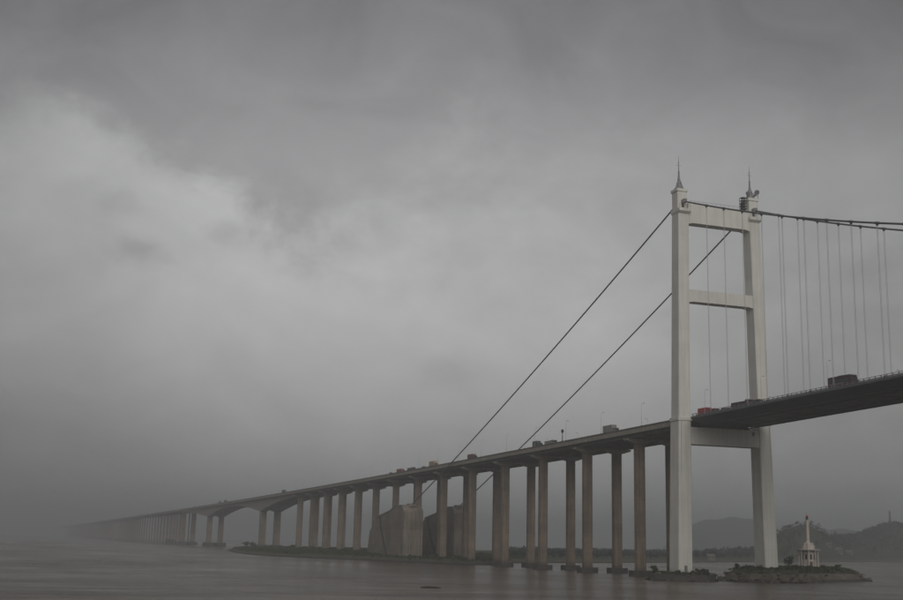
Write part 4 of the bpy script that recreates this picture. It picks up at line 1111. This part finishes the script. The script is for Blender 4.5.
car(18.5, -14.2, 0, 'dark red van just ahead of the red box truck', (0.24, 0.035, 0.045), 5.2, 2.0, True)
car(25.5, -14.2, 0, 'pale grey car between the dark red van and the low dark truck', (0.42, 0.42, 0.42))
truck(36.5, -14.2, 0, 'low dark truck on the suspended deck inside the tower frame', (0.06, 0.035, 0.035), (0.10, 0.03, 0.03), 11.0, 2.3)
car(47.0, -14.2, 0, 'black van just ahead of the low dark truck', (0.03, 0.03, 0.032), 5.0, 1.9, True)
truck(-67.5, NEAR, 0, 'grey canvas-sided truck alone on the viaduct near the tower', (0.30, 0.29, 0.27), (0.25, 0.25, 0.25), 11.0, 4.2)
truck(-147, NEAR, 0, 'dark grey box truck on the viaduct next to a pale low truck', (0.09, 0.09, 0.09), (0.10, 0.10, 0.10), 7.5, 3.8)
truck(-131, NEAR, 0, 'pale low truck next to the dark grey box truck on the viaduct', (0.30, 0.28, 0.26), (0.3, 0.3, 0.3), 10.0, 2.6)
truck(-239, NEAR, 0, 'dull red covered truck on the viaduct where the cable dips', (0.15, 0.075, 0.07), (0.17, 0.06, 0.06), 10.0, 3.7)
truck(-307, NEAR, 0, 'tan box truck on the viaduct above the anchorages', (0.42, 0.30, 0.20), (0.36, 0.28, 0.22), 11.0, 4.0)
car(-326, NEAR, 0, 'dark van just behind the tan box truck', (0.04, 0.04, 0.042), 4.8, 1.9, True)
truck(-352, NEAR, 0, 'low dark brown truck between a dark van and the brick red truck', (0.12, 0.08, 0.07), (0.12, 0.08, 0.07), 11.0, 2.5)
truck(-376, NEAR, 0, 'brick red truck in the queue above the anchorages', (0.34, 0.09, 0.07), (0.30, 0.08, 0.07), 11.0, 3.2)
car(-398, NEAR, 0, 'dark grey van behind the brick red truck', (0.08, 0.07, 0.07), 5.0, 1.9, True)
truck(-752, NEAR, 0, 'dark truck where viaduct meets the haunched bridge', (0.06, 0.06, 0.06), (0.07, 0.07, 0.07), 10.5, 3.6)
truck(-1098, NEAR, 0, 'dark truck on the haunched bridge leading another', (0.06, 0.06, 0.065), (0.07, 0.07, 0.07), 10.5, 3.6)
truck(-1142, NEAR, 0, 'grey truck on the haunched bridge behind a dark one', (0.10, 0.10, 0.10), (0.09, 0.09, 0.09), 10.0, 3.6)
car(-1370, NEAR, 0, 'dark van at the far end of the haunched bridge', (0.07, 0.07, 0.07), 5.5, 2.0, True)

# signal post on the viaduct
sg = thing('signal_post', 'dark post with a box on top on the viaduct parapet', 'signal post', (-113.5, -15.16, z_road(-113.5) + 1.03))
MB().lathe([(0.3, -0.02), (0.3, 0.3), (0.22, 0.5), (0.2, 4.6)], 8).build('post', M_DARKMETAL, sg)
MB().loft([chamfer_rect(0, 0, 1.0, 0.9, 4.0, 0.1), chamfer_rect(0, 0, 1.1, 1.0, 5.2, 0.1), chamfer_rect(0, 0, 0.5, 0.5, 5.6, 0.1)]).build('signal_box', M_DARKMETAL, sg)

# ------------------------------------------------------------------ driftwood
p = on_z(430.5, 588, 0)
dl = thing('driftwood_log', 'dark driftwood log floating on the open water', 'log', (p[0], p[1], 0.0), math.atan2(RT[1], RT[0]) + 0.1)
MB().tube([(-2.9, 0, 0.0), (-2.2, 0.05, 0.14), (-0.5, -0.05, 0.20), (1.2, 0.1, 0.16), (2.6, 0.0, 0.03), (3.1, 0.1, -0.05)], [0.1, 0.26, 0.32, 0.3, 0.2, 0.08], 8).build('trunk', M_WOOD, dl)
MB().tube([(-0.6, 0, 0.3), (-0.9, 0.3, 0.6), (-1.3, 0.4, 0.75)], [0.09, 0.06, 0.03], 6).build('branch', M_WOOD, dl)
MB().tube([(0.9, 0, 0.3), (1.3, -0.2, 0.45)], [0.07, 0.03], 6).build('branch', M_WOOD, dl)

# ------------------------------------------------------------------ haze
hm = bpy.data.materials.new('rain_haze'); hm.use_nodes = True
nt = hm.node_tree; nt.nodes.clear()
vol = nt.nodes.new('ShaderNodeVolumePrincipled'); out = nt.nodes.new('ShaderNodeOutputMaterial')
vol.inputs['Color'].default_value = (0.79, 0.82, 0.85, 1)
vol.inputs['Density'].default_value = 0.00043
vol.inputs['Anisotropy'].default_value = 0.25
nt.links.new(vol.outputs[0], out.inputs['Volume'])
hz = MB().box(-9200, 9200, -9200, 9200, -3.6, 176.0).build('haze', hm)
struct(hz, 'stuff', 'thin grey rain haze over the whole river', 'haze')
